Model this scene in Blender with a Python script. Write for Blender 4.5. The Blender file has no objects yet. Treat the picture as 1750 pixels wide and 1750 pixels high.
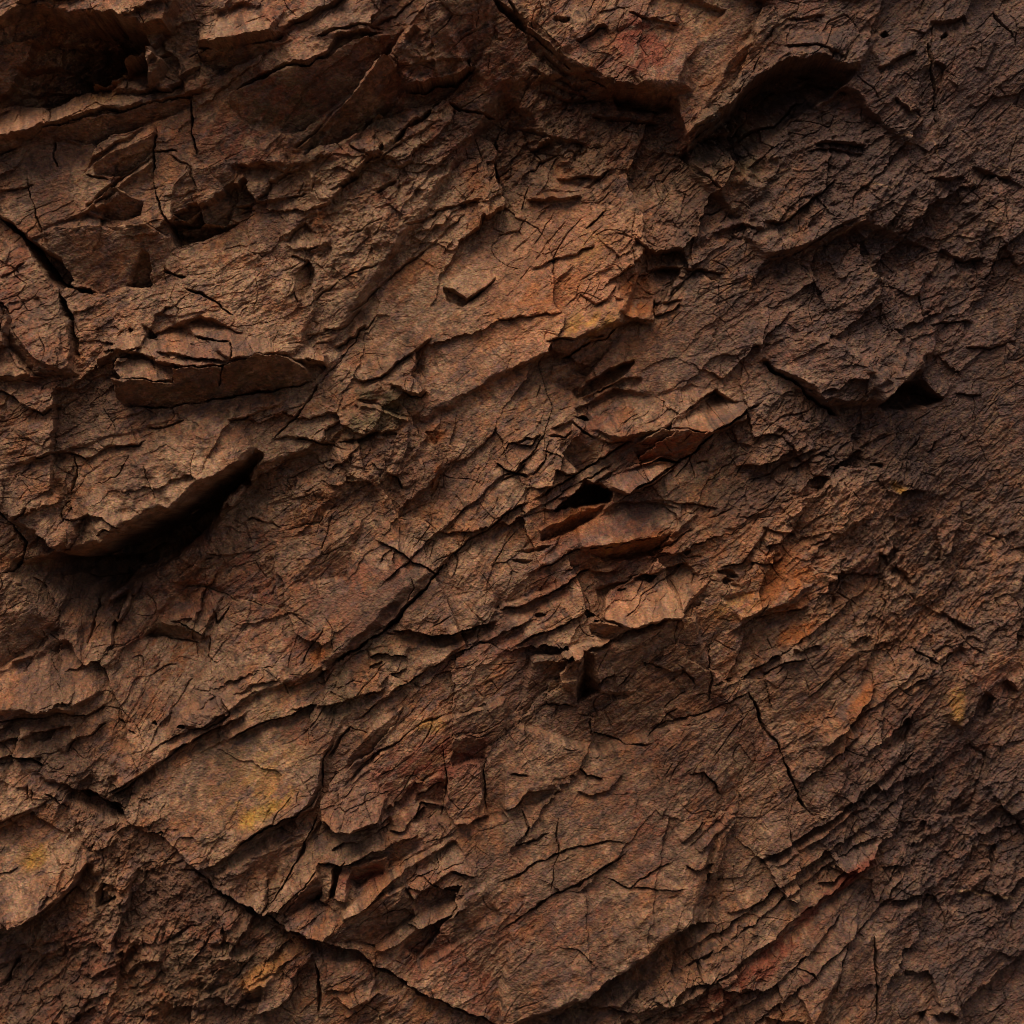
import bpy, math, sys, time
import numpy as np

# ------------------------------------------------------------------ camera, light, exposure
STEP = 1.3            # spacing of the rock surface, in survey units
S = 0.004              # metres per survey unit (the framed piece of cliff is 1750 units = 7 m wide)
CZ = 4.6               # height of the framed centre above the ground
scene = bpy.context.scene
cam_d = bpy.data.cameras.new('camera'); cam = bpy.data.objects.new('camera', cam_d)
scene.collection.objects.link(cam); scene.camera = cam
cam_d.lens = 90; cam_d.sensor_width = 36; cam_d.clip_end = 2000
cam.location = (0, -7.0 * 90 / 36, CZ)
cam.rotation_euler = (math.radians(90), 0, 0)

SUN_EL, SUN_AZ = 57, -34      # degrees; azimuth from straight behind the camera, negative = left
world = bpy.data.worlds.new('World'); scene.world = world; world.use_nodes = True
nt = world.node_tree; bg = nt.nodes['Background']
sky = nt.nodes.new('ShaderNodeTexSky'); sky.sky_type = 'NISHITA'; sky.sun_disc = False
sky.sun_elevation = math.radians(SUN_EL); sky.sun_rotation = math.radians(180 + SUN_AZ)
sky.dust_density = 3.0; sky.air_density = 0.6; sky.ozone_density = 0.3
nt.links.new(sky.outputs[0], bg.inputs[0]); bg.inputs[1].default_value = 0.065
sun_d = bpy.data.lights.new('sun', 'SUN'); sun = bpy.data.objects.new('sun', sun_d)
scene.collection.objects.link(sun)
sun_d.energy = 3.2; sun_d.angle = math.radians(44); sun_d.color = (1.0, 0.85, 0.69)
e, a = math.radians(SUN_EL), math.radians(SUN_AZ)
from mathutils import Vector
to_sun = Vector((math.sin(a) * math.cos(e), -math.cos(a) * math.cos(e), math.sin(e)))
sun.rotation_euler = to_sun.to_track_quat('Z', 'Y').to_euler()
scene.view_settings.view_transform = 'Standard'; scene.view_settings.look = 'None'
scene.view_settings.exposure = 0.15; scene.view_settings.gamma = 1.0
scene.cycles.filter_width = 1.0; scene.cycles.max_bounces = 4; scene.cycles.diffuse_bounces = 3

# ------------------------------------------------------------------ noise tools
f32 = np.float32
rng = np.random.RandomState(11)
PERM = rng.permutation(4096).astype(np.int32)
ANG = (rng.rand(4096) * 2 * np.pi).astype(f32)
GX, GY = np.cos(ANG), np.sin(ANG)
R1, R2, R3, R4, R5 = [rng.rand(4096).astype(f32) for _ in range(5)]
def hsh(ix, iy, seed):
    return PERM[(PERM[(ix + seed * 131) & 4095] + iy) & 4095]
from concurrent.futures import ThreadPoolExecutor
POOL = ThreadPoolExecutor(8)
def par(fn, x, y, *a):
    """run a point-wise function over the rows in parallel"""
    if x.shape[0] < 64: return fn(x, y, *a)
    c = np.linspace(0, x.shape[0], 33).astype(int)
    out = list(POOL.map(lambda k: fn(x[c[k]:c[k + 1]], y[c[k]:c[k + 1]], *a), range(32)))
    if isinstance(out[0], tuple): return tuple(np.concatenate([o[q] for o in out]) for q in range(len(out[0])))
    return np.concatenate(out)
def perlin(x, y, seed=0):
    ix = np.floor(x).astype(np.int32); iy = np.floor(y).astype(np.int32)
    fx = (x - ix).astype(f32); fy = (y - iy).astype(f32)
    u = fx * fx * fx * (fx * (fx * 6 - 15) + 10); v = fy * fy * fy * (fy * (fy * 6 - 15) + 10)
    def g(dx, dy):
        h = hsh(ix + dx, iy + dy, seed)
        return GX[h] * (fx - dx) + GY[h] * (fy - dy)
    a = g(0, 0); b = g(1, 0); c = g(0, 1); d = g(1, 1)
    ab = a + u * (b - a); cd = c + u * (d - c)
    return (ab + v * (cd - ab)) * 1.4
def fbm(x, y, wl, octv=4, seed=0, gain=0.5): return par(_fbm, x, y, wl, octv, seed, gain)
def _fbm(x, y, wl, octv, seed, gain):
    s = 0; amp = 1.0; f = 1.0 / wl
    for o in range(octv):
        s = s + amp * perlin(x * f + 17.3 * o, y * f + 9.1 * o, seed + o); amp *= gain; f *= 2.03
    return s
def ridged(x, y, wl, octv=3, seed=0, gain=0.55):
    s = 0; amp = 1.0; f = 1.0 / wl
    for o in range(octv):
        s = s + amp * (1 - np.abs(perlin(x * f + 7.7 * o, y * f + 3.3 * o, seed + o)) * 2); amp *= gain; f *= 2.1
    return s
def facets(x, y, cell, seed, slope=0.3, off=0.25, bias=(0.0, 0.0)): return par(_facets, x, y, cell, seed, slope, off, bias)
def _facets(x, y, cell, seed, slope, off, bias):
    """broken rock: every cell is a small tilted plane with a step at its rim -> (height, distance to rim)"""
    x = x / cell; y = y / cell
    ix = np.floor(x).astype(np.int32); iy = np.floor(y).astype(np.int32)
    d1 = np.full(x.shape, 9e9, f32); d2 = np.full(x.shape, 9e9, f32); h1 = np.zeros(x.shape, f32); tn = np.zeros(x.shape, f32)
    for dx in (-1, 0, 1):
        for dy in (-1, 0, 1):
            h = hsh(ix + dx, iy + dy, seed)
            px = (x - (ix + dx + R1[h])).astype(f32); py = (y - (iy + dy + R2[h])).astype(f32)
            d = px * px + py * py
            hv = (R3[h] - .5) * off + px * ((R4[h] - .5) * 2 * slope + bias[0]) + py * ((R5[h] - .5) * 2 * slope + bias[1])
            m = d < d1
            d2 = np.where(m, d1, np.minimum(d2, d))
            h1 = np.where(m, hv, h1); tn = np.where(m, R1[(h * 7 + 3) & 4095] - .5, tn); d1 = np.where(m, d, d1)
    return h1 * cell, (np.sqrt(d2) - np.sqrt(d1)) * cell, tn
def sst(a, b, x):
    t = np.clip((x - a) / (b - a), 0, 1); return t * t * (3 - 2 * t)
def coarse(tab, X, Y):
    """smooth surface through a table of values every 250 units"""
    t = np.array(tab, f32); n = t.shape[0]
    def prep(v):
        v = np.clip(v / 250.0, 0, n - 1.0001); i = v.astype(int); return i, (v - i).astype(f32)
    def w(f):
        return [(-f + 2 * f * f - f ** 3) / 2, (2 - 5 * f * f + 3 * f ** 3) / 2, (f + 4 * f * f - 3 * f ** 3) / 2, (-f * f + f ** 3) / 2]
    ix, fx = prep(X[0]); iy, fy = prep(Y[:, 0])
    A = np.zeros((n, len(ix)), f32)
    for k, ww in enumerate(w(fx)): A += t[:, np.clip(ix + k - 1, 0, n - 1)] * ww
    B = np.zeros((len(iy), len(ix)), f32)
    for k, ww in enumerate(w(fy)): B += A[np.clip(iy + k - 1, 0, n - 1)] * ww[:, None]
    return B

# ------------------------------------------------------------------ survey grid of the cliff
ax_in = np.arange(-70, 1820.01, STEP)
ax_out = np.cumsum(np.linspace(STEP, 17, 62))
axis = np.concatenate([(-70 - ax_out)[::-1], ax_in, ax_in[-1] + ax_out]).astype(f32)
X, Y = np.meshgrid(axis, axis)                     # X to the right, Y downwards
NY, NX = X.shape
t0 = time.time()
wx = fbm(X, Y, 130, 2, 3) * 5 + fbm(X, Y, 30, 4, 5) * 3.6
wy = fbm(X, Y, 130, 2, 23) * 5 + fbm(X, Y, 30, 4, 25) * 3.6
WX, WY = X + wx, Y + wy                            # wandering co-ordinates: every traced line becomes a broken edge
NM = fbm(X, Y, 40, 3, 60)                          # used to vary widths
NM2 = fbm(X, Y, 55, 3, 64)
H = coarse([
 [40, 45, 60, 60, 20, 10, 5, -60],
 [10, 10, 10, -5, -25, -15, -15, -65],
 [35, 30, 0, 0, 10, -20, -20, -75],
 [40, 50, 0, 5, 10, 0, -20, -80],
 [-10, -60, -10, 10, 20, 20, -15, -75],
 [30, -5, 15, 15, 15, 10, -15, -75],
 [10, 10, 30, 30, 20, 10, -15, -65],
 [20, 10, 15, 30, 20, 25, -5, -60]], X, Y)

def box(pts, m):
    p = np.array(pts, f32)[:, :2]
    x0, y0 = p.min(0) - m - 14; x1, y1 = p.max(0) + m + 14
    i0, i1 = np.searchsorted(axis, [y0, y1]); j0, j1 = np.searchsorted(axis, [x0, x1])
    return slice(i0, i1), slice(j0, j1)
def line_field(pts, sl):
    """distance to polyline, side (+ above the line) and position along it"""
    x = WX[sl]; y = WY[sl]; p = np.array(pts, f32)
    seg = np.hypot(*(p[1:] - p[:-1]).T); tot = seg.sum(); acc = 0
    D = np.full(x.shape, 1e9, f32); SD = np.zeros(x.shape, f32); U = np.zeros(x.shape, f32)
    for k in range(len(p) - 1):
        a, b = p[k], p[k + 1]; d = (b - a) / max(seg[k], 1e-6)
        rx, ry = x - a[0], y - a[1]
        t = rx * d[0] + ry * d[1]; tc = np.clip(t, 0, seg[k])
        dx, dy = rx - tc * d[0], ry - tc * d[1]
        dd = np.hypot(dx, dy); side = (rx * d[1] - ry * d[0])
        m = dd < D
        D = np.where(m, dd, D); SD = np.where(m, np.sign(side), SD); U = np.where(m, (acc + tc) / tot, U)
        acc += seg[k]
    return D, SD, U
def sdpoly(pts, sl):
    x = WX[sl]; y = WY[sl]; p = np.array(pts, f32)[:, :2]
    D = np.full(x.shape, 1e9, f32); ins = np.zeros(x.shape, bool)
    n = len(p)
    for k in range(n):
        a, b = p[k], p[(k + 1) % n]; e = b - a; L2 = max(float(e @ e), 1e-6)
        rx, ry = x - a[0], y - a[1]
        t = np.clip((rx * e[0] + ry * e[1]) / L2, 0, 1)
        D = np.minimum(D, np.hypot(rx - t * e[0], ry - t * e[1]))
        if a[1] != b[1]:
            c = (a[1] > y) != (b[1] > y)
            ins ^= c & (x < (b[0] - a[0]) * (y - a[1]) / (b[1] - a[1]) + a[0])
    return np.where(ins, D, -D)
FK, LK = 1.8, 1.25
def F(pts, soft=3.0):
    """a fracture plane: polygon with a height at every corner, added as its best plane"""
    p = np.array(pts, f32); A = np.c_[p[:, 0], p[:, 1], np.ones(len(p))]
    c = np.linalg.lstsq(A.astype(float), p[:, 2].astype(float), rcond=None)[0]
    sl = box(pts, soft + 2); bx_, by_ = p[:, 0].mean(), p[:, 1].mean()
    c = c * (1.35 if (bx_ < 430 and by_ < 720) or (960 < bx_ < 1300 and 660 < by_ < 1200) or (440 < bx_ < 860 and 1390 < by_ < 1640) else 1.0)
    sf = np.clip(soft * (.85 + 1.1 * NM2[sl]), .8, 3 * soft); m = sst(-sf, sf, sdpoly(pts, sl))
    H[sl] += (FK * m * (c[0] * WX[sl] + c[1] * WY[sl] + c[2])).astype(f32)
def L(pts, h, dec=60, w=2.5, low=0, ldec=18):
    """a ledge: the rock above the line swells out to it and breaks off; low = hollow under it"""
    sl = box(pts, dec * 3)
    D, SD, U = line_field(pts, sl)
    tp = sst(0, .12, U) * sst(0, .12, 1 - U)
    hh = h * (0.8 + 0.35 * NM[sl])
    s = D * SD
    up = np.maximum(1 - np.maximum(s, 0) / (2.1 * dec), 0) * sst(-w, w * .4, s)
    dn = np.maximum(1 - np.maximum(-s, 0) / (2.0 * ldec), 0) * sst(-w * .4, w, -s)
    H[sl] += (LK * tp * (hh * up - low * dn)).astype(f32)
    if abs(h) >= 6:                                 # the open seam right under the lip
        gap = sst(-2.6 - .05 * abs(h), -1.4, s) * sst(.8, -.4, s) * sst(-.25, .15, NM2[sl])
        H[sl] -= (tp * gap * (5 + .8 * abs(h))).astype(f32)
def K(pts, w=2.2, dep=14):
    """an open joint"""
    sl = box(pts, max(w * 3 + 4, 32))
    D, SD, U = line_field(pts, sl)
    tp = sst(0, .16, U) * sst(0, .16, 1 - U)
    ww = np.maximum(1.0 * w * (0.75 + 0.8 * NM[sl]), 0.5) * (0.3 + 0.7 * tp)
    off = 2.6 * np.sign(SD) * tp * np.maximum(1 - D / 30, 0) * sst(0, 1.2, D)
    H[sl] += off.astype(f32)
    H[sl] -= (1.3 * dep * tp * (1 - sst(0.35 * ww, 1.25 * ww, D))).astype(f32)

# ------------------------------------------------------------------ traced relief
# -- top left: roof, cave and the shelf under it
F([(-80,70,10),(-80,-80,5),(330,-80,10),(300,60,30),(252,64,34),(208,44,30),(150,45,30),(60,26,34),(12,48,30)], 4)
F([(12,48,10),(60,26,-10),(150,45,-50),(208,44,-80),(252,64,-70),(262,100,-100),(208,128,-130),(150,148,-130),(95,158,-80),(40,170,-60),(-10,180,-20),(-40,110,0)], 7)
F([(118,72,-10),(235,70,-30),(245,98,-60),(205,122,-60),(130,140,-60),(112,110,-30)], 12)
F([(0,182,-30),(60,165,-40),(130,152,-45),(195,140,-50),(262,105,-40),(262,160,-6),(240,182,6),(180,192,12),(120,212,18),(60,235,22),(-60,262,22),(-60,195,-20)], 5)
L([(-60,268),(0,262),(30,250),(80,222),(125,210),(180,190),(215,188),(262,178),(335,160),(372,160)], 22, 26, 2.5, 6, 30)
F([(80,224,14),(125,213,16),(200,196,14),(258,181,10),(318,166,6),(325,182,-8),(258,210,-16),(228,222,-18),(165,248,-18),(92,236,-10)], 3)
F([(92,237,-8),(165,249,-12),(150,285,-4),(98,290,-2)], 2.5)
K([(92,238),(93,265),(98,288)], 2.5, 18)
F([(145,296,-14),(160,272,-12),(262,212,-4),(268,232,14),(165,281,12)], 2.5)
F([(165,282,12),(265,234,12),(265,260,-2),(210,300,-12),(168,302,-10)], 2)
F([(148,350,-12),(186,318,-12),(264,268,-4),(262,281,12),(205,325,12),(150,362,6)], 2.5)
F([(150,356,10),(203,325,12),(245,342,4),(242,370,-16),(188,376,-20)], 2)
F([(165,352,6),(205,334,6),(207,340,14),(168,360,10)], 2)
K([(268,214),(264,270),(268,330),(285,375),(302,412)], 2.6, 22)
K([(145,297),(170,305),(190,309)], 2, 12)
K([(325,165),(328,200),(335,250),(342,272)], 2.4, 20)
K([(265,262),(295,253),(305,258)], 1.6, 12)
K([(45,302),(55,335),(72,390),(80,430)], 2, 12)
F([(273,272,0),(300,256,8),(330,286,12),(300,330,6),(280,335,0)], 2.5)
F([(298,330,2),(328,290,14),(340,330,8),(338,360,-12),(318,382,-18),(296,372,-8)], 2)
F([(330,289,14),(350,296,16),(395,284,2),(401,340,-6),(385,380,-16),(350,385,-14),(340,360,0),(340,330,8)], 2)
F([(322,382,-20),(340,362,-26),(347,384,-26),(330,388,-20)], 2)
L([(292,262),(330,288),(350,296),(392,283)], 6, 12, 2)
F([(286,380,-30),(318,384,-40),(350,388,-40),(402,380,-12),(345,410,-24),(302,420,-46)], 4)
F([(305,392,14),(345,386,16),(380,382,12),(348,402,8),(308,406,4)], 3)
F([(62,412,-10),(80,396,-14),(150,366,-18),(212,384,-10),(252,386,-4),(262,392,10),(205,388,14),(165,388,16),(108,392,16),(80,406,12)], 3)
L([(75,410),(108,392),(165,388),(205,389),(262,388),(288,402)], 9, 18, 2)
F([(80,407,18),(110,393,20),(165,389,22),(262,388,16),(290,410,14),(290,465,0),(262,496,-14),(220,492,-12),(178,504,-16),(140,485,-8),(102,442,6)], 3)
F([(218,490,-22),(247,430,-4),(256,436,-14),(263,494,-24)], 2.5)
K([(0,366),(30,394),(60,428),(85,462),(112,490),(150,498),(180,506)], 6, 55)
F([(52,418,-20),(78,428,-40),(112,448,-50),(134,482,-40),(112,496,-40),(80,468,-50)], 6)
L([(-10,362),(30,388),(64,420)], 10, 24, 2.5, 10, 16)
K([(102,488),(115,520),(128,560),(140,602),(150,622)], 4.5, 40)
K([(284,464),(300,470),(322,476)], 2.6, 20)
K([(318,487),(350,506),(380,525),(406,548)], 2.6, 18)
L([(318,487),(350,506),(380,525),(406,548)], -6, 25, 2)
F([(18,520,-14),(72,513,-4),(112,556,6),(122,610,10),(142,640,0),(108,632,4),(60,602,12),(20,556,8)], 3)
F([(18,556,8),(60,602,12),(108,634,8),(140,642,-8),(70,645,-22),(28,600,-18)], 3)
K([(0,520),(18,545),(20,575)], 5, 30)
L([(-20,664),(30,674),(60,696),(85,708),(112,690)], 10, 26, 2.5, 6, 12)
L([(0,474),(25,462),(48,450)], 9, 18, 2)
L([(-20,330),(30,326),(62,318)], 8, 22, 2)
# -- the long jutting ledge
F([(178,628,2),(188,600,0),(245,580,-6),(300,560,-10),(345,545,-12),(400,565,-6),(450,585,0),(520,585,-2),(560,606,2),(558,622,20),(500,612,30),(445,608,34),(420,620,36),(385,632,38),(330,632,36),(258,614,34),(215,606,26)], 3)
F([(205,655,34),(262,656,36),(310,655,38),(312,634,38),(386,633,40),(420,621,40),(446,609,38),(500,612,34),(526,626,28),(540,650,-6),(450,670,-14),(370,681,-16),(290,696,-18),(218,698,-16),(204,675,6)], 2.5)
L([(214,697),(260,695),(290,695),(370,680),(430,669),(482,662),(545,650)], 14, 30, 2, 16, 12)
L([(185,606),(215,612),(245,602),(255,597)], 9, 14, 2)
F([(215,620,10),(300,618,8),(312,634,14),(308,654,18),(220,655,22),(205,640,16)], 2.5)
L([(208,656),(262,657),(308,651)], 5, 8, 1.6)
L([(272,604),(300,606),(340,617),(372,621),(402,623)], 14, 22, 2, 6, 8)
L([(288,584),(335,590),(318,598),(290,600)], 6, 10, 2)
K([(378,662),(388,640),(392,628)], 2.4, 14)
K([(340,574),(362,586),(385,590),(402,588)], 2.4, 18)
K([(402,590),(402,622)], 2, 16)
F([(250,560,0),(262,564,-12),(272,580,-14),(255,580,-12)], 2)
K([(225,565),(232,572)], 5, 18)
L([(525,610),(548,618),(560,628)], 12, 18, 2, 10, 10)
L([(270,541),(310,540),(360,535)], 4, 14, 1.6)
# -- overhanging slab and the hollow under it
L([(40,790),(110,770),(155,786),(200,766),(245,762),(256,748)], 11, 26, 2, 5, 10)
L([(258,730),(292,728),(326,713)], 6, 22, 1.6)
L([(390,720),(420,714),(455,700),(480,690)], 9, 24, 2, 6, 8)
L([(425,702),(455,698),(466,672)], 7, 14, 2)
K([(228,780),(214,812),(205,822),(170,829)], 1.8, 9)
K([(254,795),(258,815),(270,838),(273,856)], 1.6, 8)
K([(345,770),(338,810),(342,826)], 1.3, 6)
K([(133,780),(138,815),(126,850)], 2.4, 14)
K([(126,850),(115,868),(110,884)], 3, 20)
F([(20,800,0),(120,770,-2),(245,735,-4),(330,708,-4),(410,728,2),(440,775,22),(402,800,26),(350,836,32),(320,860,36),(280,882,38),(228,906,40),(192,926,40),(125,955,36),(95,935,26),(64,905,16),(20,880,8)], 4)
L([(96,945),(125,956),(168,945),(192,926),(228,906),(280,881),(322,856),(365,825),(405,795),(440,775)], 34, 60, 2.2, 60, 45)
F([(100,952,-60),(190,930,-110),(230,904,-120),(320,858,-120),(385,816,-90),(438,780,-30),(415,812,-60),(372,850,-110),(340,900,-110),(292,950,-90),(240,985,-60),(202,1000,-44),(165,1010,-30),(152,990,-44),(90,980,-30)], 14)
F([(180,940,-60),(230,915,-90),(320,870,-90),(400,812,-60),(350,880,-70),(300,930,-60),(240,965,-40),(190,975,-30)], 10)
F([(22,962,-20),(100,952,-46),(200,960,-60),(190,1010,-30),(150,1055,-10),(95,1070,0),(60,1020,-10),(20,985,-6)], 7)
L([(110,884),(140,893),(165,882),(188,886),(222,905)], 10, 16, 2, 8, 8)
L([(172,915),(190,905),(220,908)], 7, 12, 2)
L([(65,905),(90,922),(100,940)], 16, 20, 2.5, 18, 20)
L([(28,885),(44,874),(55,862)], 6, 10, 2, 5, 5)
K([(-10,860),(25,895),(44,925),(42,946),(20,978),(-10,984)], 3.2, 26)
L([(45,985),(75,1005),(70,1040)], 6, 20, 2)
K([(160,985),(158,1020),(150,1060),(142,1110)], 2.6, 16)
L([(35,1150),(55,1110),(68,1100)], -8, 20, 2)
# valley running down from the hollow
F([(150,1040,-26),(180,1030,-34),(210,1015,-20),(160,1180,4),(148,1165,0),(130,1080,0)], 10)
F([(0,1150,-14),(70,1110,-22),(110,1100,-20),(150,1150,-8),(168,1188,18),(120,1215,26),(0,1215,26)], 8)
F([(0,1040,10),(40,1045,0),(100,1085,-14),(60,1110,-24),(0,1140,-30)], 8)
# boulder set in the slope
F([(236,1095,-8),(262,1050,-2),(300,1008,-4),(345,1000,-2),(376,1020,4),(360,1050,10),(340,1084,26),(300,1066,30),(270,1058,16)], 3)
F([(240,1096,-18),(270,1060,14),(300,1067,22),(338,1085,20),(332,1098,-8),(290,1097,-20)], 2.5)
L([(238,1096),(290,1095),(330,1099),(352,1084)], 7, 10, 2, 4, 8)
K([(360,1035),(364,1064),(380,1048),(396,1034)], 1.8, 12)
K([(355,1085),(352,1120),(370,1136)], 1.6, 9)
L([(282,1015),(310,1001),(350,1004),(400,1024),(450,1036),(505,1050),(545,1080)], -6, 14, 2)
F([(290,994,8),(350,945,18),(450,945,-4),(470,990,-4),(440,1022,-2),(350,1002,4)], 4)
L([(345,948),(400,945),(445,942)], 9, 20, 2.5, 5, 20)
L([(395,900),(430,885),(485,903)], 6, 20, 2)
L([(485,903),(540,895),(575,862)], -7, 26, 3)
F([(505,980,6),(560,930,12),(620,890,8),(610,930,-8),(590,990,-12),(520,1000,-6)], 4)
# left lower ledges
L([(-20,1228),(60,1226),(110,1220),(150,1226),(188,1198)], 9, 22, 2, 7, 10)
L([(-20,1268),(20,1262),(60,1252),(90,1246),(125,1244)], 16, 22, 2.5, 12, 14)
L([(-20,1294),(40,1293),(75,1292)], 12, 14, 2, 16, 10)
F([(58,1252,-10),(90,1250,-18),(85,1265,-16),(62,1264,-14)], 3)
L([(110,1290),(128,1266),(158,1256),(182,1234)], 13, 20, 2, 8, 10)
K([(196,1226),(215,1248),(232,1256)], 1.8, 9)
K([(10,1292),(55,1300),(80,1308)], 3, 26)
# long diagonals, left lower half
L([(170,1372),(205,1350),(260,1308),(330,1264),(352,1246),(400,1226),(430,1208)], 18, 34, 2.4, 12, 14)
L([(250,1290),(300,1258),(352,1232),(420,1192),(452,1180)], 8, 22, 2, 4, 8)
L([(385,1262),(440,1238),(482,1224),(524,1208)], 14, 20, 2, 9, 10)
L([(500,1210),(570,1200),(596,1190),(645,1180),(665,1170)], 14, 30, 2, 12, 12)
L([(400,1186),(440,1170),(482,1162)], 6, 16, 2, 5, 6)
L([(492,1178),(515,1166),(545,1152),(562,1140)], 11, 22, 2, 6, 8)
F([(300,1236,0),(330,1202,2),(372,1195,8),(388,1216,12),(352,1238,10)], 3)
K([(372,1190),(388,1205),(392,1220),(350,1240),(315,1243)], 1.8, 11)
K([(255,1234),(262,1238)], 4, 18); K([(305,1238),(318,1242)], 4, 20)
K([(560,1142),(590,1116),(640,1086),(676,1060),(710,1024),(735,986),(765,955)], 3.2, 26)
L([(560,1142),(590,1116),(640,1086),(676,1060),(710,1024),(735,986)], 8, 40, 2)
L([(750,968),(780,945),(805,920),(832,905),(850,886),(885,862),(905,856)], 14, 34, 2.4, 8, 14)
L([(636,922),(668,934),(690,948),(712,962),(748,984)], 9, 18, 2, 6, 8)
K([(700,985),(706,1005),(690,1050)], 1.2, 6)
K([(645,965),(670,938)], 1.2, 6)
L([(672,1074),(700,1076),(742,1086),(775,1086),(815,1070),(852,1060)], 20, 30, 2.2, 22, 12)
F([(735,1088,-14),(775,1090,-20),(815,1074,-14),(810,1090,-4),(755,1108,-8)], 4)
L([(628,1120),(660,1112),(702,1122)], 12, 12, 2, 6, 8)
L([(632,1138),(655,1126)], 7, 9, 2, 5, 5)
L([(650,1170),(672,1150),(700,1140)], 7, 14, 2, 5, 6)
L([(592,1188),(625,1182),(648,1178)], 9, 12, 2)
L([(660,1200),(700,1172),(730,1150),(760,1125),(850,1066)], 5, 18, 2, 3, 8)
K([(560,1300),(580,1265),(600,1240)], 2.4, 14)
# -- upper middle: great folded buttress
L([(395,168),(440,145),(495,121),(530,120),(565,98),(585,72),(640,64),(664,66)], 34, 40, 2.4, 8, 20)
F([(395,170,20),(495,125,26),(565,106,22),(640,68,14),(664,68,10),(606,152,-4),(520,222,-22),(470,225,-26),(410,205,-12)], 5)
L([(470,70),(500,50),(545,34),(575,20),(600,0)], 20, 34, 2.4, 10, 16)
L([(345,92),(400,90),(456,80),(492,62)], 30, 40, 2.4, 10, 18)
F([(350,94,12),(455,84,14),(500,80,4),(440,106,-14),(385,128,-18),(340,112,0)], 4)
L([(345,92),(352,110),(420,82)], 6, 14, 2)
K([(540,79),(580,64),(640,56),(662,60)], 2.2, 14)
K([(640,56),(682,36),(714,10)], 2.0, 12)
F([(505,250,-30),(560,205,-26),(610,150,-20),(655,95,-14),(700,60,0),(720,60,22),(670,110,28),(610,166,24),(545,222,10)], 5)
F([(600,168,30),(642,120,40),(672,110,40),(692,153,18),(650,192,-44),(590,242,-44),(520,262,-24),(540,225,6)], 3)
F([(672,110,20),(705,82,14),(735,90,0),(745,138,-4),(720,148,6),(692,152,14)], 4)
L([(686,156),(722,148),(746,138),(780,138),(815,116)], 46, 60, 2.2, 30, 30)
F([(640,192,-20),(690,158,-12),(745,142,-6),(812,122,-4),(762,164,-22),(692,184,-40),(650,200,-40)], 4)
F([(596,256,-14),(622,208,-22),(700,184,-14),(758,164,-8),(740,188,8),(700,215,12),(676,240,14),(640,268,14)], 4)
K([(756,166),(720,205),(692,222),(672,250)], 5, 42)
K([(648,254),(658,250)], 6, 26)
K([(768,168),(785,185),(812,190),(848,197)], 3, 22)
L([(595,253),(640,266),(655,255)], 9, 14, 2, 8, 10)
L([(398,286),(425,284),(450,278),(488,290),(502,276)], 13, 26, 2.4, 10, 24)
L([(396,348),(425,344),(460,338),(532,325),(540,296)], 12, 30, 2.4, 5, 16)
F([(396,290,-10),(450,284,-12),(520,280,-6),(530,322,2),(460,336,2),(400,345,0)], 5)
F([(420,250,-6),(448,205,10),(500,235,10),(490,280,4),(430,280,8)], 5)
K([(578,320),(598,308),(616,298)], 3.5, 20); K([(645,327),(665,315),(682,304)], 3, 16)
F([(835,300,-4),(830,270,-12),(848,272,-14),(852,300,-4)], 3)
L([(485,408),(502,390),(520,376)], 9, 20, 2, 5, 8)
F([(484,408,-6),(520,380,-8),(556,416,4),(526,426,14),(498,426,12)], 2.5)
F([(528,430,10),(560,408,6),(563,432,-10),(546,446,-14)], 2.5)
L([(494,432),(512,440),(526,448)], 9, 12, 2, 7, 8)
F([(500,470,-10),(522,445,-14),(536,470,-20),(520,512,-20),(502,500,-18)], 5)
L([(484,512),(500,500),(512,520)], 8, 16, 2)
K([(520,530),(550,502),(600,470),(650,450)], 1.6, 9)
L([(688,386),(742,360),(782,350),(826,338)], 9, 24, 2.2, 5, 8)
L([(555,560),(590,555),(618,520)], 7, 16, 2, 4, 8)
L([(570,592),(598,572),(610,568),(626,545)], 11, 16, 2, 8, 8)
F([(756,490,-6),(775,490,-18),(802,510,-24),(826,494,-14),(792,524,-18),(765,515,-10)], 3)
L([(755,488),(778,492),(803,510),(828,492),(852,474)], 9, 16, 2, 4, 8)
L([(600,642),(622,650),(652,642),(700,606),(740,575)], 11, 18, 2, 8, 8)
F([(668,655,8),(706,646,14),(726,668,20),(718,680,20),(700,672,18)], 2)
L([(670,657),(690,664),(704,678),(720,682),(728,670)], 9, 9, 1.6, 9, 10)
F([(606,672,2),(646,652,12),(692,690,4),(680,702,-10),(606,680,-4)], 2.5)
F([(560,756,-8),(622,690,14),(702,720,8),(680,738,-10),(600,758,-14)], 2.5)
F([(604,682,-8),(640,688,-8),(702,714,-4),(700,722,8),(660,706,8),(608,692,8)], 2)
L([(465,755),(492,748),(560,758),(622,746),(692,728)], 13, 22, 2, 6, 8)
K([(464,757),(510,710),(530,680),(548,652)], 2.6, 16)
K([(545,660),(570,625),(610,570),(650,530)], 1.4, 8)
L([(660,804),(682,815),(692,836)], 9, 16, 2, 6, 8)
F([(724,736,0),(760,732,4),(743,764,-10)], 2)
F([(733,846,0),(742,806,8),(756,788,8),(748,830,-6),(738,848,-4)], 2)
F([(670,820,-6),(740,740,0),(760,800,8),(700,860,10)], 5)
L([(580,700),(615,682),(640,690)], 5, 10, 2)
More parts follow.
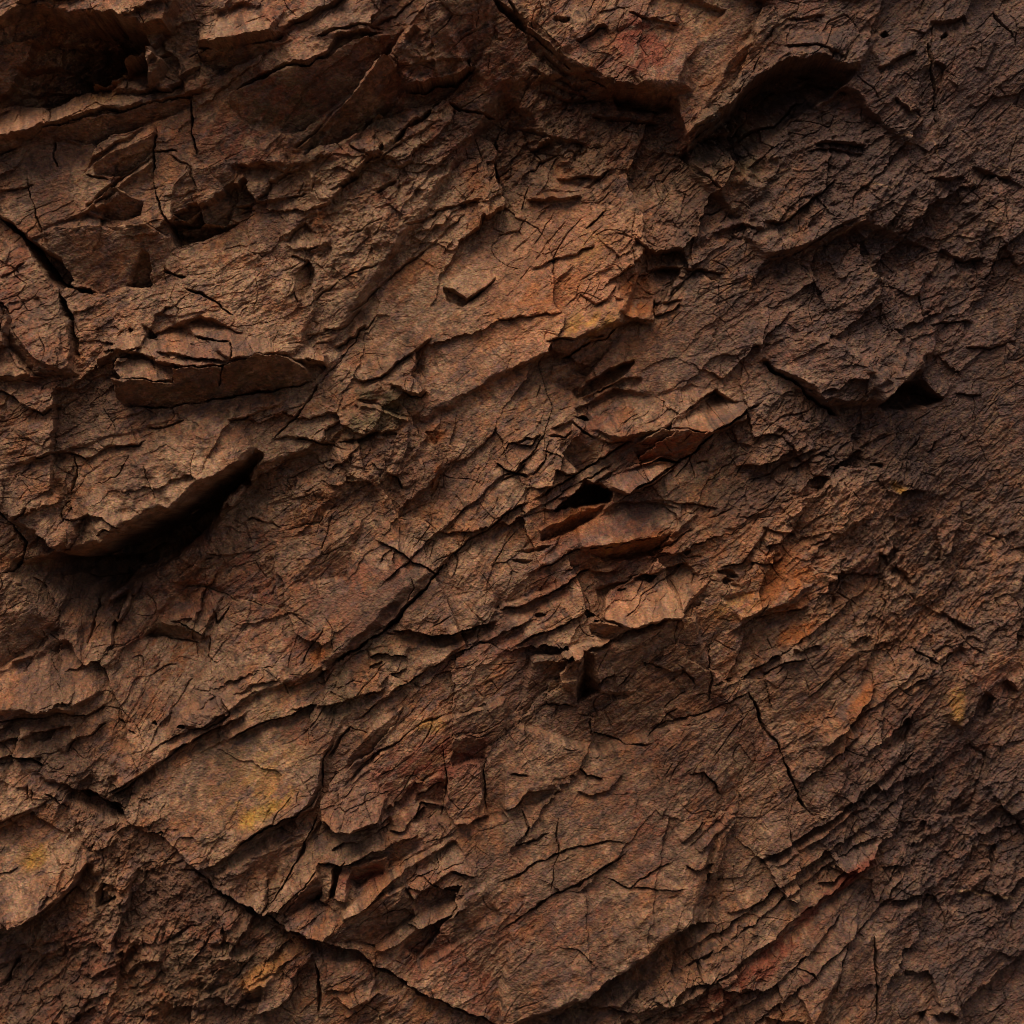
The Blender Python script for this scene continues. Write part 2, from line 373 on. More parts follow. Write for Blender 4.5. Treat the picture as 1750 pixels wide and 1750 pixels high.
# -- centre: broken blocks
L([(955,612),(1002,588),(1036,578),(1058,556),(1086,546),(1120,556)], 20, 34, 2.2, 10, 12)
L([(935,583),(992,579),(1036,574)], 8, 12, 2, 5, 6)
L([(850,545),(900,540),(965,532)], 6, 16, 2, 3, 6)
L([(905,460),(940,448),(980,432),(1022,418)], 7, 20, 2, 4, 6)
L([(990,500),(1020,520),(1034,516),(1052,490)], 7, 14, 2, 5, 6)
K([(1000,393),(1018,375),(1035,362)], 2.2, 14)
F([(1048,466,2),(1080,455,6),(1112,466,8),(1114,505,-4),(1060,512,-6)], 2.5)
F([(1050,512,-8),(1114,508,-4),(1120,548,10),(1082,547,10),(1052,530,2)], 2.5)
K([(1118,545),(1120,515),(1120,510)], 2, 12)
L([(1120,515),(1155,515),(1168,510)], 6, 10, 2, 5, 5)
L([(1118,540),(1148,530),(1165,520)], 6, 12, 2, 6, 6)
F([(960,612,6),(1012,586,10),(1058,560,8),(1040,600,-10),(1000,640,-22),(982,636,-10)], 3)
F([(945,625,6),(990,612,10),(1000,640,-6),(985,680,-24),(940,650,-2)], 4)
F([(985,680,-24),(1000,655,-30),(1050,628,-26),(1085,615,-12),(1075,640,-12),(1010,672,-14)], 4)
L([(992,682),(1030,662),(1062,650),(1100,648)], 10, 12, 2, 12, 12)
L([(1000,652),(1040,634),(1080,618)], 8, 10, 2, 9, 10)
K([(980,715),(1010,712)], 6, 28)
F([(980,700,-14),(1050,668,-16),(1120,680,-6),(1180,660,0),(1230,668,6),(1130,735,14),(1060,755,14),(1000,728,6)], 5)
L([(940,735),(975,722),(1010,742),(1040,756),(1085,758)], 10, 20, 2, 6, 10)
F([(975,728,6),(1040,756,8),(1020,785,-14),(985,806,-16),(955,770,-4)], 3)
K([(846,786),(868,800),(905,815)], 3, 22); K([(905,815),(930,790),(938,752)], 1.8, 10)
K([(850,786),(872,760),(900,752),(926,756)], 1.4, 9)
K([(936,746),(965,748),(975,735)], 2, 12); K([(925,770),(948,775),(960,785)], 2, 13)
K([(850,828),(870,812),(905,780),(935,740)], 1.6, 10)
L([(880,755),(905,762),(925,745)], 8, 14, 2, 6, 8); L([(945,802),(965,808),(982,806)], 9, 12, 2, 9, 9)
L([(850,790),(878,803),(900,790)], 8, 16, 2, 6, 8)
L([(905,855),(920,846),(985,805),(1050,768),(1086,754)], 13, 30, 2.2, 7, 14)
K([(905,858),(985,806),(1050,769),(1086,755)], 2, 12)
# the wedge
F([(1118,737,6),(1155,712,-8),(1225,664,-22),(1282,700,0),(1276,720,16),(1216,744,30),(1200,738,28),(1150,735,22)], 2.5)
F([(1084,768,0),(1104,748,12),(1130,736,26),(1205,739,32),(1190,762,4),(1160,790,-16),(1130,785,-12),(1092,796,-20)], 2.5)
L([(1100,790),(1135,786),(1160,791),(1192,762),(1212,742),(1290,700)], 13, 30, 2, 9, 12)
K([(1092,800),(1130,788),(1158,792)], 3, 24)
K([(1050,862),(1130,812),(1190,766),(1282,702),(1312,682)], 2.6, 20)
F([(1000,822,-50),(1032,834,-80),(1046,842,-80),(1042,858,-70),(1000,866,-80),(945,874,-50),(975,852,-50)], 4)
F([(950,850,4),(1000,818,8),(1040,808,10),(1005,835,18),(975,852,16)], 3)
F([(1042,815,0),(1090,800,-6),(1152,792,-8),(1130,816,12),(1090,841,18),(1070,846,18),(1045,836,12)], 2.5)
L([(1045,838),(1070,848),(1092,842),(1132,816),(1155,795)], 9, 16, 2, 9, 12)
L([(925,868),(950,872),(1000,864)], 12, 14, 2, 8, 8)
K([(1188,795),(1216,790)], 1.8, 9)
L([(1345,840),(1300,868),(1230,880),(1220,875)], 4, 14, 2)
L([(1110,858),(1170,862),(1230,870)], 6, 14, 2, 3, 6)
# orange hollows and grey slab
F([(920,905,6),(972,884,4),(1046,856,2),(1028,874,-18),(976,912,-22),(925,925,-12)], 2.5)
F([(880,940,2),(946,929,2),(928,941,-14),(892,943,-10)], 2); F([(874,955,2),(916,953,2),(902,962,-10),(880,962,-8)], 2)
F([(985,900,0),(1060,860,-8),(1120,862,-8),(1190,880,2),(1160,908,12),(1130,916,14),(1060,925,14),(990,938,14)], 3)
F([(990,940,10),(1062,926,12),(1126,916,12),(1152,920,4),(1112,946,-16),(1070,956,-18),(1012,950,-8)], 2.5)
L([(900,980),(990,940),(1062,926),(1126,915)], 9, 20, 2, 3, 10)
F([(850,1000,0),(940,955,6),(1000,920,8),(1060,955,-6),(1000,978,-14),(900,1020,-14),(850,1040,-10)], 4)
L([(850,1044),(905,1030),(950,1006),(1002,974),(1040,976),(1062,965)], 13, 26, 2.2, 12, 12)
L([(1062,968),(1120,938),(1170,914),(1232,876),(1300,850)], -10, 26, 2.5)
F([(1074,987,-2),(1092,982,-14),(1122,983,-14),(1106,996,-16),(1085,994,-12)], 2)
K([(1052,1007),(1068,1004)], 3, 14); K([(1168,945),(1180,940)], 4, 14); K([(1225,975),(1260,985)], 6, 20); K([(1232,990),(1262,1004)], 6, 20)
F([(1020,1010,-16),(1100,985,-14),(1165,960,-10),(1205,1000,6),(1160,1050,20),(1070,1072,22),(1030,1050,10)], 4)
L([(1008,1114),(1040,1092),(1068,1073),(1120,1062),(1160,1052),(1185,1030)], 24, 24, 2.2, 4, 20)
L([(876,1102),(950,1066),(1002,1042),(1030,1060),(1068,1073)], 14, 20, 2.2, 6, 16)
F([(1002,1064,8),(1026,1054,12),(1066,1072,8),(1040,1090,-10),(1010,1082,-10)], 3)
K([(915,1052),(935,1048)], 5, 20)
F([(905,1130,0),(990,1098,8),(1040,1092,10),(1000,1112,16),(985,1130,14)], 4)
F([(994,1110,4),(986,1135,8),(985,1200,-14),(1000,1195,-34),(997,1150,-26)], 2)
F([(994,1110,-4),(1010,1120,-12),(1026,1160,4),(1022,1182,-6),(1000,1196,-36),(997,1150,-30)], 2)
F([(935,1170,6),(945,1162,8),(984,1160,10),(984,1204,4),(936,1205,0)], 2)
K([(935,1168),(935,1205),(985,1206)], 1.8, 10)
L([(1020,1168),(1034,1152),(1050,1150)], 7, 10, 2, 8, 10)
F([(1042,1180,2),(1066,1184,4),(1092,1178,2),(1070,1194,-12),(1048,1196,-10)], 2)
K([(1005,1215),(1010,1250),(1040,1262),(1070,1271),(1112,1270)], 2, 12)
K([(1055,1172),(1080,1152)], 1.6, 9)
L([(1095,1128),(1145,1146),(1166,1141),(1192,1168)], 9, 24, 2, 5, 10)
K([(1100,1262),(1130,1235),(1160,1208)], 1.8, 10); F([(1100,1245,0),(1118,1220,6),(1122,1245,2),(1105,1265,-6)], 2)
K([(1210,1090),(1212,1180),(1215,1200)], 1.6, 9); K([(1215,1170),(1250,1158)], 2, 12); K([(1100,1245),(1200,1220),(1290,1180)], 1.6, 9)
# -- top right
K([(868,0),(890,40),(888,30)], 3, 18)
L([(885,38),(908,62),(960,100),(1000,130),(1052,156),(1095,166),(1142,160)], 18, 40, 2.4, 14, 26)
K([(840,0),(858,20),(885,40),(908,66)], 7, 40)
F([(1050,158,-20),(1100,166,-34),(1142,162,-22),(1150,180,-8),(1060,182,-12)], 5)
F([(880,40,0),(900,12,8),(938,10,12),(940,50,4),(925,66,-8),(895,52,-6)], 3)
L([(985,78),(1005,60),(1032,46)], 12, 24, 2, 12, 14); K([(945,44),(975,40)], 5, 22)
L([(1070,20),(1100,32),(1130,40),(1160,44)], 7, 24, 2, 3, 10)
F([(1030,60,-6),(1100,46,-8),(1170,52,0),(1180,150,10),(1090,152,14),(1060,110,8)], 8)
F([(905,62,0),(985,110,8),(1045,155,10),(1030,165,-6),(960,125,-12),(905,85,-8)], 3)
L([(900,110),(950,140),(995,150),(1010,165)], 9, 18, 2.4, 8, 12); L([(920,150),(1000,165),(1045,158)], 8, 18, 2, 12, 12)
L([(860,200),(940,232),(1010,240)], 9, 30, 3, 12, 18); L([(905,245),(930,240),(940,235)], 14, 18, 3, 14, 12)
L([(1010,190),(1070,200),(1130,200)], 8, 20, 3, 12, 14); L([(950,300),(1010,295),(1030,300)], 10, 24, 3, 6, 12)
F([(900,335,8),(930,322,-4),(994,322,-4),(990,335,10),(905,340,12)], 3)
L([(902,336),(950,336),(996,334)], 8, 16, 2, 4, 8)
K([(1160,255),(1190,285),(1215,308),(1235,325)], 2.4, 16)
F([(1160,250,0),(1180,205,12),(1240,110,16),(1320,20,16),(1330,100,-6),(1260,175,-4),(1200,225,-6)], 6)
L([(1160,258),(1182,236),(1230,200),(1290,140),(1342,108),(1400,106),(1462,120)], 26, 34, 2.4, 26, 36)
F([(1165,262,-14),(1232,204,-34),(1292,144,-60),(1342,112,-75),(1400,110,-85),(1458,124,-60),(1440,150,-24),(1395,178,-18),(1340,215,-12),(1300,270,-10),(1265,315,-12),(1215,300,-14)], 7)
L([(1165,265),(1265,245),(1272,300)], 5, 40, 3)
L([(1230,175),(1260,160),(1300,100)], -6, 20, 2.5)
L([(1330,85),(1380,82),(1450,100)], 7, 16, 2, 4, 8); L([(1300,75),(1340,36),(1410,30)], 6, 20, 2.4, 4, 8)
F([(1270,180,0),(1272,300,0),(1262,310,-6),(1262,200,-6)], 3)
L([(1500,115),(1540,95),(1572,82)], 12, 24, 3, 10, 12); K([(1508,64),(1522,56)], 4, 18); K([(1610,62),(1625,50)], 4, 18)
L([(1590,30),(1630,32),(1660,18)], 9, 24, 3, 12, 12); L([(1670,112),(1690,112),(1712,65)], 5, 20, 2, 5, 5)
K([(1705,10),(1728,38),(1745,60)], 2, 12); K([(1590,60),(1600,140),(1608,225)], 3, 12)
L([(1395,245),(1430,240),(1485,242)], 10, 24, 2.5, 14, 12); L([(1380,260),(1430,252),(1480,255)], 6, 12, 2, 6, 8)
L([(1530,165),(1555,184),(1575,180)], 7, 14, 2, 8, 8); L([(1385,225),(1420,205),(1445,195)], 4, 10, 1.6)
L([(1590,300),(1625,305),(1655,295)], 10, 24, 3, 16, 16); L([(1670,280),(1700,290),(1740,300)], 8, 20, 3, 12, 14)
L([(1300,380),(1340,378),(1400,330),(1430,300)], 10, 30, 2.4, 8, 12); L([(1300,450),(1345,435),(1420,395),(1470,370)], 12, 30, 2.4, 8, 14)
F([(1260,300,8),(1310,320,10),(1300,380,0),(1262,370,-10)], 5)
L([(1215,395),(1270,380),(1310,395)], 10, 24, 3, 14, 14); L([(1120,455),(1175,455),(1210,462)], 10, 20, 3, 16, 12)
L([(1085,405),(1110,430),(1170,425)], 10, 20, 3, 14, 12); L([(1140,510),(1190,460),(1240,470)], 6, 20, 2.5, 6, 8)
# -- right middle
K([(1300,610),(1325,632),(1362,652),(1386,672),(1405,690),(1438,714)], 6, 34)
L([(1318,625),(1362,652),(1405,690),(1440,714)], 14, 40, 2.4, 10, 14)
F([(1300,560,0),(1440,590,10),(1520,650,14),(1440,705,-8),(1380,660,-14),(1310,620,-8)], 8)
L([(1506,690),(1530,678),(1552,650),(1575,626)], 18, 44, 2.2, 16, 16)
F([(1508,692,-46),(1548,655,-60),(1582,650,-60),(1620,682,-36),(1598,692,-34),(1548,697,-46)], 4)
L([(1572,672),(1600,670),(1622,682)], 14, 14, 2, 6, 6)
F([(1510,690,10),(1480,640,-4),(1560,600,0),(1590,625,10),(1552,650,14)], 4)
L([(1590,554),(1630,550),(1675,546)], 7, 18, 2, 5, 6); K([(1575,500),(1582,540),(1600,530)], 1.6, 9)
L([(1600,605),(1620,598),(1640,590)], 6, 10, 2, 5, 6); L([(1535,575),(1560,570)], 5, 10, 2, 5, 6)
L([(1660,590),(1705,588),(1752,570)], 6, 24, 2, 4, 8); L([(1690,470),(1710,440),(1750,430)], 6, 20, 2, 4, 8)
L([(1620,420),(1660,440),(1690,430)], 10, 26, 3, 14, 12); L([(1640,675),(1690,672)], 6, 10, 2, 5, 6)
L([(1280,700),(1340,740),(1400,735),(1440,745)], 4, 20, 3)
L([(1385,820),(1420,815),(1460,770),(1475,760)], 13, 26, 2.5, 16, 14); L([(1300,815),(1350,780),(1400,765)], 11, 24, 2.5, 12, 12)
L([(1340,800),(1375,790),(1420,765)], 10, 14, 2, 8, 8); L([(1470,760),(1505,740),(1520,735)], 8, 16, 2, 8, 8)
L([(1540,838),(1570,836),(1590,840)], 10, 20, 2, 12, 8); K([(1480,790),(1510,795)], 5, 22); K([(1535,805),(1560,770),(1585,740)], 1.8, 10); K([(1595,775),(1615,755)], 1.6, 9)
L([(1505,945),(1522,948),(1535,930)], 8, 16, 2.4, 14, 8); L([(1535,965),(1558,990),(1565,1000)], 8, 14, 2.5, 12, 8)
L([(1620,1045),(1650,1065),(1672,1078)], 8, 16, 2.5, 12, 8); L([(1730,1165),(1755,1185)], 10, 16, 3, 18, 14)
L([(1640,1110),(1660,1085),(1690,1100)], 4, 16, 2.5, 6, 8)
F([(1612,1130,-6),(1650,1108,-10),(1694,1180,0),(1672,1230,10),(1650,1248,10),(1615,1215,4)], 4)
F([(1672,1232,-4),(1692,1190,-20),(1712,1200,-14),(1700,1240,-8)], 4)
K([(1562,1105),(1600,1130),(1612,1138)], 2, 12); K([(1615,1140),(1640,1115)], 2, 12)
L([(1455,1100),(1480,1090),(1490,1085)], 9, 12, 2, 8, 8); L([(1475,1110),(1478,1098),(1495,1088)], 8, 10, 2, 6, 6)
L([(1355,1105),(1370,1108),(1400,1098)], 8, 18, 2, 10, 8); L([(1300,1152),(1340,1130),(1378,1122)], 10, 22, 2, 9, 10)
L([(1240,1080),(1290,1055),(1345,1042),(1380,1030)], 10, 22, 2.4, 10, 12); F([(1230,1020,-4),(1290,1010,-8),(1330,975,0),(1380,1000,14),(1345,1030,18),(1260,1060,12)], 6)
L([(1230,970),(1270,960),(1310,905)], 8, 16, 2, 8, 8); L([(1300,900),(1335,910),(1360,912)], 6, 10, 2, 7, 6); L([(1310,935),(1340,925),(1355,905)], 8, 12, 2, 9, 8)
L([(1280,960),(1320,965),(1345,950)], 8, 12, 2, 9, 8); L([(1380,940),(1400,925),(1420,915)], 6, 10, 2, 6, 6)
L([(1410,1040),(1430,1010),(1445,990)], 8, 14, 2, 8, 8)
K([(1278,1175),(1300,1235),(1328,1270),(1346,1312),(1356,1338),(1376,1378),(1396,1402)], 3.4, 26)
L([(1380,1195),(1450,1130),(1470,1120)], 6, 16, 2, 5, 8); L([(1540,1185),(1575,1165),(1600,1150)], 6, 14, 2, 7, 6)
L([(1400,1280),(1450,1245),(1490,1200),(1500,1170)], 13, 20, 2, 10, 12); L([(1360,1340),(1420,1300),(1470,1262)], 9, 18, 2, 7, 10)
F([(1515,1200,0),(1560,1130,6),(1600,1140,8),(1590,1165,4),(1540,1215,6)], 4)
L([(1430,1385),(1480,1358),(1540,1300),(1560,1280)], 6, 26, 2.2, 4, 6)
F([(1360,1330,0),(1400,1260,4),(1520,1240,4),(1540,1290,0),(1460,1372,6),(1400,1398,8)], 5)
# -- bottom right
L([(1300,1460),(1335,1450),(1378,1424),(1440,1388),(1478,1362)], 18, 26, 2.2, 12, 12)
F([(1300,1470,-10),(1385,1422,-12),(1445,1385,-12),(1510,1330,-10),(1565,1290,-6),(1500,1362,10),(1420,1420,14),(1330,1475,14)], 3)
for q in (1, 3, 5):
    d = (0, 17, 46, 58, 84, 118, 131)[q]
    L([(1140 + d, 1640 + d * 1.1), (1225 + d, 1590 + d * .9), (1320 + d, 1525 + d * .8), (1400 + d, 1470 + d * .6), (1470 + d * .7, 1425 + d * .5)], (2, 6, 3, 5, 2.5, 6.5, 3)[q], 13, 2, 5, 8)
F([(1418,1530,-4),(1440,1498,2),(1470,1474,4),(1492,1460,0),(1503,1476,10),(1482,1497,12),(1440,1525,10),(1428,1532,6)], 2)
L([(1400,1512),(1430,1505),(1470,1478)], 8, 10, 2, 8, 6); L([(1455,1448),(1480,1440),(1500,1430)], 7, 10, 2, 8, 6)
F([(1372,1640,0),(1400,1588,4),(1462,1546,-6),(1472,1572,0),(1455,1612,8),(1430,1668,14),(1385,1745,14),(1360,1700,6)], 4)
L([(1425,1700),(1440,1640),(1450,1612),(1470,1575)], 8, 20, 3)
L([(1380,1622),(1400,1628),(1412,1626)], 5, 10, 2)
K([(1498,1592),(1500,1650),(1504,1690),(1498,1755)], 2.6, 16); K([(1358,1652),(1385,1658),(1395,1668)], 1.8, 10)
L([(1512,1485),(1545,1480),(1572,1476)], 8, 20, 2, 7, 8); L([(1522,1545),(1550,1538),(1582,1532)], 11, 22, 2.2, 16, 9)
L([(1570,1735),(1610,1732),(1640,1740)], 10, 24, 3, 16, 12); F([(1500,1600,6),(1560,1560,0),(1560,1620,-4),(1510,1690,-4)], 4)
F([(1420,1730,0),(1440,1640,8),(1490,1600,4),(1495,1700,-8),(1440,1750,-6)], 5)
L([(1650,1480),(1680,1450),(1690,1440)], 5, 14, 2.5, 6, 8); L([(1720,1425),(1755,1420)], 5, 10, 2, 6, 5)
K([(1640,1580),(1700,1560),(1600,1620)], 1.2, 5)
L([(1300,1735),(1360,1742),(1400,1752)], 9, 20, 2, 16, 14); L([(1305,1722),(1340,1700),(1360,1682)], 7, 12, 2, 4, 8)
F([(1100,1745,4),(1180,1690,8),(1290,1640,10),(1320,1660,0),(1200,1750,-10)], 4)
L([(1165,1675),(1210,1670),(1225,1660)], 6, 10, 2, 6, 6); L([(1235,1700),(1290,1690)], 6, 14, 2, 5, 6)
L([(985,1725),(1040,1715),(1080,1725)], 9, 20, 2, 10, 12); F([(1000,1705,-6),(1040,1665,-6),(1090,1680,6),(1060,1712,10),(1010,1718,8)], 4)
# big smooth slabs, bottom centre
L([(915,1750),(980,1712),(1040,1666),(1092,1634),(1132,1608),(1178,1574),(1222,1568)], 26, 70, 2.2, 26, 18)
K([(845,1592),(870,1578),(900,1552),(948,1520),(982,1508),(1012,1494),(1052,1468),(1084,1440)], 2.2, 13)
K([(845,1508),(880,1488),(932,1464),(972,1450),(1042,1432),(1084,1438)], 1.9, 11)
K([(950,1395),(952,1450),(944,1522)], 1.5, 8); K([(1034,1494),(1060,1505),(1076,1512),(1090,1498),(1120,1480),(1155,1464)], 1.5, 9)
K([(1076,1512),(1130,1514),(1172,1514)], 1.2, 6); K([(950,1608),(985,1614),(1018,1645)], 1.2, 6)
L([(960,1519),(1030,1518),(1120,1516)], -5, 16, 1.5)
L([(985,1350),(1010,1356),(1040,1345),(1062,1318)], 7, 12, 2, 5, 8); L([(990,1312),(1005,1326),(1030,1325)], 6, 12, 2, 6, 6)
L([(1160,1436),(1190,1415),(1200,1400)], 7, 12, 2, 5, 6); L([(1175,1325),(1205,1318),(1222,1338),(1232,1360)], 6, 20, 2, 4, 6)
L([(865,1384),(890,1372),(905,1350),(945,1345)], 10, 22, 2.2, 5, 14); F([(885,1375,0),(905,1345,8),(935,1330,2),(955,1350,-6),(920,1372,-8)], 3)
K([(895,1382),(905,1412),(900,1430)], 1.6, 9); K([(870,1445),(900,1440),(940,1420)], 1.6, 8); K([(872,1325),(905,1325)], 2, 10)
F([(1210,1480,6),(1225,1430,10),(1235,1500,-4),(1212,1570,-8)], 4); L([(1170,1470),(1195,1480),(1215,1470)], 7, 14, 2, 8, 8)
F([(1180,1440,-4),(1250,1375,-4),(1260,1385,6),(1195,1450,8)], 3)
L([(1240,1560),(1290,1540),(1300,1530)], 5, 12, 2, 6, 8)
# -- the steep-set slivers, bottom left of centre
F([(640,1292,10),(720,1238,14),(792,1218,12),(866,1190,8),(866,1392,-12),(830,1400,-10),(700,1402,-14),(640,1340,-6)], 4)
F([(590,1300,6),(640,1240,14),(690,1210,10),(650,1290,-10),(600,1335,-14)], 4)
L([(585,1345),(610,1320),(645,1285),(720,1236),(760,1220)], 8, 16, 2, 6, 14)
F([(766,1312,18),(800,1302,16),(830,1310,14),(832,1392,18),(800,1404,20),(778,1404,22),(765,1372,22)], 2)
K([(832,1292),(836,1345),(830,1398)], 1.8, 12); K([(756,1270),(764,1330),(757,1398)], 1.6, 12)
F([(712,1335,6),(752,1318,10),(760,1330,4),(758,1368,-12),(708,1372,-10)], 2.5); F([(770,1262,6),(800,1250,4),(830,1262,2),(828,1300,-10),(775,1305,-8)], 2.5)
L([(700,1405),(718,1372),(752,1374),(775,1376)], 10, 14, 2, 6, 8); L([(710,1358),(745,1338),(758,1335)], 6, 8, 1.6, 3, 5)
L([(665,1420),(690,1418),(705,1390),(728,1378)], 9, 16, 2, 8, 8)
F([(558,1396,4),(580,1370,0),(640,1330,4),(662,1360,10),(650,1395,16),(600,1412,22),(575,1405,20)], 3)
L([(556,1396),(575,1408),(602,1416),(652,1404),(668,1390)], 24, 22, 2.2, 12, 22)
F([(455,1546,6),(500,1480,0),(548,1402,-8),(600,1420,-8),(650,1422,-4),(668,1440,8),(620,1460,16),(592,1470,18),(550,1468,18),(548,1482,18),(478,1548,14)], 2.5)
F([(478,1550,16),(548,1484,16),(552,1488,12),(550,1538,-18),(490,1562,-14)], 2)
F([(550,1470,4),(576,1474,4),(566,1532,10),(552,1540,-6)], 2); F([(576,1474,-14),(587,1474,-16),(573,1532,-20),(565,1534,-16)], 1.8)
F([(587,1474,4),(601,1474,6),(596,1536,14),(574,1532,10)], 2); F([(601,1474,12),(664,1460,14),(656,1490,-8),(612,1514,-18),(600,1502,-12)], 2)
L([(548,1468),(592,1472),(620,1464),(668,1440),(722,1424)], 12, 14, 1.8, 5, 12); L([(570,1448),(592,1434),(612,1432),(660,1410),(668,1402)], 8, 12, 1.8, 5, 6)
K([(572,1448),(596,1434)], 2, 12); K([(586,1472),(596,1462)], 1.8, 10)
F([(588,1552,14),(640,1508,4),(702,1462,-4),(775,1422,-8),(770,1435,8),(700,1480,14),(645,1530,20),(592,1565,20)], 2.5)
F([(665,1430,6),(720,1426,2),(725,1440,-6),(668,1480,-10)], 2)
F([(488,1580,4),(546,1532,-8),(590,1566,0),(560,1600,14),(505,1590,14)], 2); K([(515,1580),(562,1554)], 1.3, 6)
F([(592,1566,14),(640,1535,16),(695,1510,10),(710,1560,-8),(640,1615,-16),(560,1600,-4)], 3)
F([(695,1506,0),(750,1450,-8),(778,1432,-8),(812,1490,6),(772,1484,12),(710,1532,14)], 2.5); K([(748,1452),(752,1480),(695,1505)], 1.6, 9); K([(770,1482),(790,1490),(812,1494)], 2, 12)
F([(700,1570,4),(745,1540,-4),(790,1528,-2),(795,1545,10),(765,1560,14),(715,1578,14)], 2); L([(712,1580),(765,1562),(798,1545)], 9, 14, 1.8, 8, 10)
F([(628,1608,6),(705,1566,-4),(722,1576,-2),(700,1598,8),(660,1618,10)], 2)
F([(745,1560,0),(830,1510,6),(850,1560,-4),(720,1640,-12),(690,1620,-4)], 5)
L([(650,1560),(692,1545),(712,1560)], 7, 12, 2, 6, 6)
K([(708,1490),(770,1520),(800,1525)], 1.6, 9)
# ochre slab
F([(212,1400,4),(262,1342,0),(332,1290,-3),(402,1256,-4),(520,1212,-4),(582,1206,-2),(590,1218,0),(556,1290,10),(548,1346,14),(540,1378,16),(480,1406,18),(430,1432,20),(396,1456,20),(350,1480,16),(302,1440,8)], 3)
L([(392,1458),(430,1424),(482,1402),(532,1374),(546,1345),(550,1300)], 10, 40, 2, 5, 10)
K([(392,1458),(430,1424),(482,1402),(532,1374),(547,1345),(552,1300),(572,1265)], 2.4, 15)
K([(455,1548),(500,1486),(532,1420),(546,1386)], 3, 22)
F([(400,1462,-4),(430,1440,-8),(500,1400,-6),(520,1420,0),(470,1450,8),(410,1470,6)], 3)
F([(372,1490,4),(430,1462,10),(500,1440,4),(470,1500,-10),(430,1535,-12),(395,1520,-4)], 4)
F([(0,1290,0),(80,1330,0),(140,1352,-20),(172,1362,-36),(215,1400,-30),(190,1400,-24),(130,1370,-16)], 6)
K([(130,1350),(165,1362),(200,1386),(216,1400)], 7, 36); K([(80,1352),(115,1378)], 2.5, 14)
L([(178,1356),(232,1326),(262,1308)], 8, 12, 2, 12, 10)
F([(-60,1410,-6),(0,1418,-8),(60,1386,-14),(100,1420,-4),(150,1450,0),(158,1468,12),(130,1502,18),(92,1542,22),(60,1560,22),(25,1578,22),(-60,1575,22)], 3)
L([(-60,1578),(25,1577),(48,1566),(62,1558),(92,1550),(112,1528),(135,1500),(158,1462)], 22, 30, 2.2, 20, 20)
L([(-30,1415),(30,1392),(60,1378),(88,1366)], 8, 24, 2, 8, 8); K([(-10,1494),(20,1490),(34,1480)], 1.6, 8)
F([(-30,1330,0),(60,1350,-4),(90,1366,-4),(40,1390,10),(-30,1415,10)], 4); K([(48,1340),(50,1360),(45,1368)], 2.2, 10); K([(60,1345),(56,1368)], 2, 10)
F([(168,1546,-16),(182,1500,-10),(208,1515,-6),(205,1530,-14)], 3); K([(168,1545),(172,1520),(184,1500)], 4, 20); K([(170,1548),(208,1526)], 3, 20)
F([(212,1660,2),(270,1575,-4),(282,1590,6),(278,1638,18),(250,1638,18),(220,1668,12)], 3); L([(245,1648),(262,1640),(276,1640)], 9, 10, 2, 12, 10)
F([(142,1660,0),(190,1600,4),(240,1590,2),(215,1640,12),(160,1665,14)], 4)
K([(0,1690),(25,1640),(30,1632)], 4, 16); K([(270,1615),(330,1580),(345,1575)], 1.8, 12); L([(60,1615),(130,1600),(160,1590)], 5, 12, 2, 5, 8)
L([(200,1560),(232,1550),(250,1570)], 5, 14, 2, 5, 8); K([(330,1640),(352,1605),(370,1588)], 2.2, 13)
# the long joint
K([(300,1478),(340,1484),(360,1496),(365,1514),(420,1540),(452,1552),(500,1582),(560,1606),(612,1622),(650,1652),(700,1680),(750,1704),(800,1726),(860,1752)], 5, 42)
L([(340,1486),(365,1512),(420,1538),(452,1550),(500,1580),(560,1604),(612,1620),(650,1650),(700,1678),(750,1702),(800,1724),(870,1752)], 16, 30, 2.4, 10, 18)
K([(255,1418),(275,1422),(285,1420)], 3, 20); K([(280,1434),(282,1420)], 2, 14)
F([(505,1582,-12),(560,1604,-20),(625,1628,-16),(640,1640,0),(560,1640,-2)], 4)
F([(358,1610,-4),(400,1598,-8),(440,1620,0),(425,1632,10),(368,1626,8)], 2.5); F([(368,1628,12),(436,1622,8),(400,1670,-10),(345,1700,-14),(340,1660,0)], 3)
F([(420,1680,8),(450,1640,-4),(500,1600,-8),(520,1620,2),(470,1655,14),(425,1672,12)], 3); K([(400,1668),(436,1626)], 1.8, 12)
F([(425,1675,10),(470,1660,14),(460,1700,-8),(405,1715,-10)], 3); F([(455,1670,4),(510,1640,2),(512,1680,2),(480,1710,12),(445,1725,16)], 3)
L([(435,1730),(460,1722),(490,1705),(512,1672)], 12, 12, 2, 10, 12); K([(544,1640),(550,1690),(546,1735)], 3, 20)
F([(552,1645,4),(620,1640,-4),(635,1665,4),(600,1688,8),(556,1690,0)], 3); F([(560,1692,-2),(600,1690,0),(642,1668,2),(635,1700,12),(600,1720,12)], 3)
F([(600,1745,0),(640,1690,6),(680,1700,6),(672,1735,-4),(650,1752,-6)], 3); L([(590,1740),(625,1715),(650,1690)], 8, 12, 2, 8, 8)
L([(350,1700),(375,1695),(398,1712),(430,1720)], 8, 14, 2, 8, 8); L([(130,1740),(160,1700),(195,1690)], 8, 20, 2.5, 5, 14)
L([(60,1700),(110,1650),(128,1610)], 5, 16, 2.4, 4, 12)

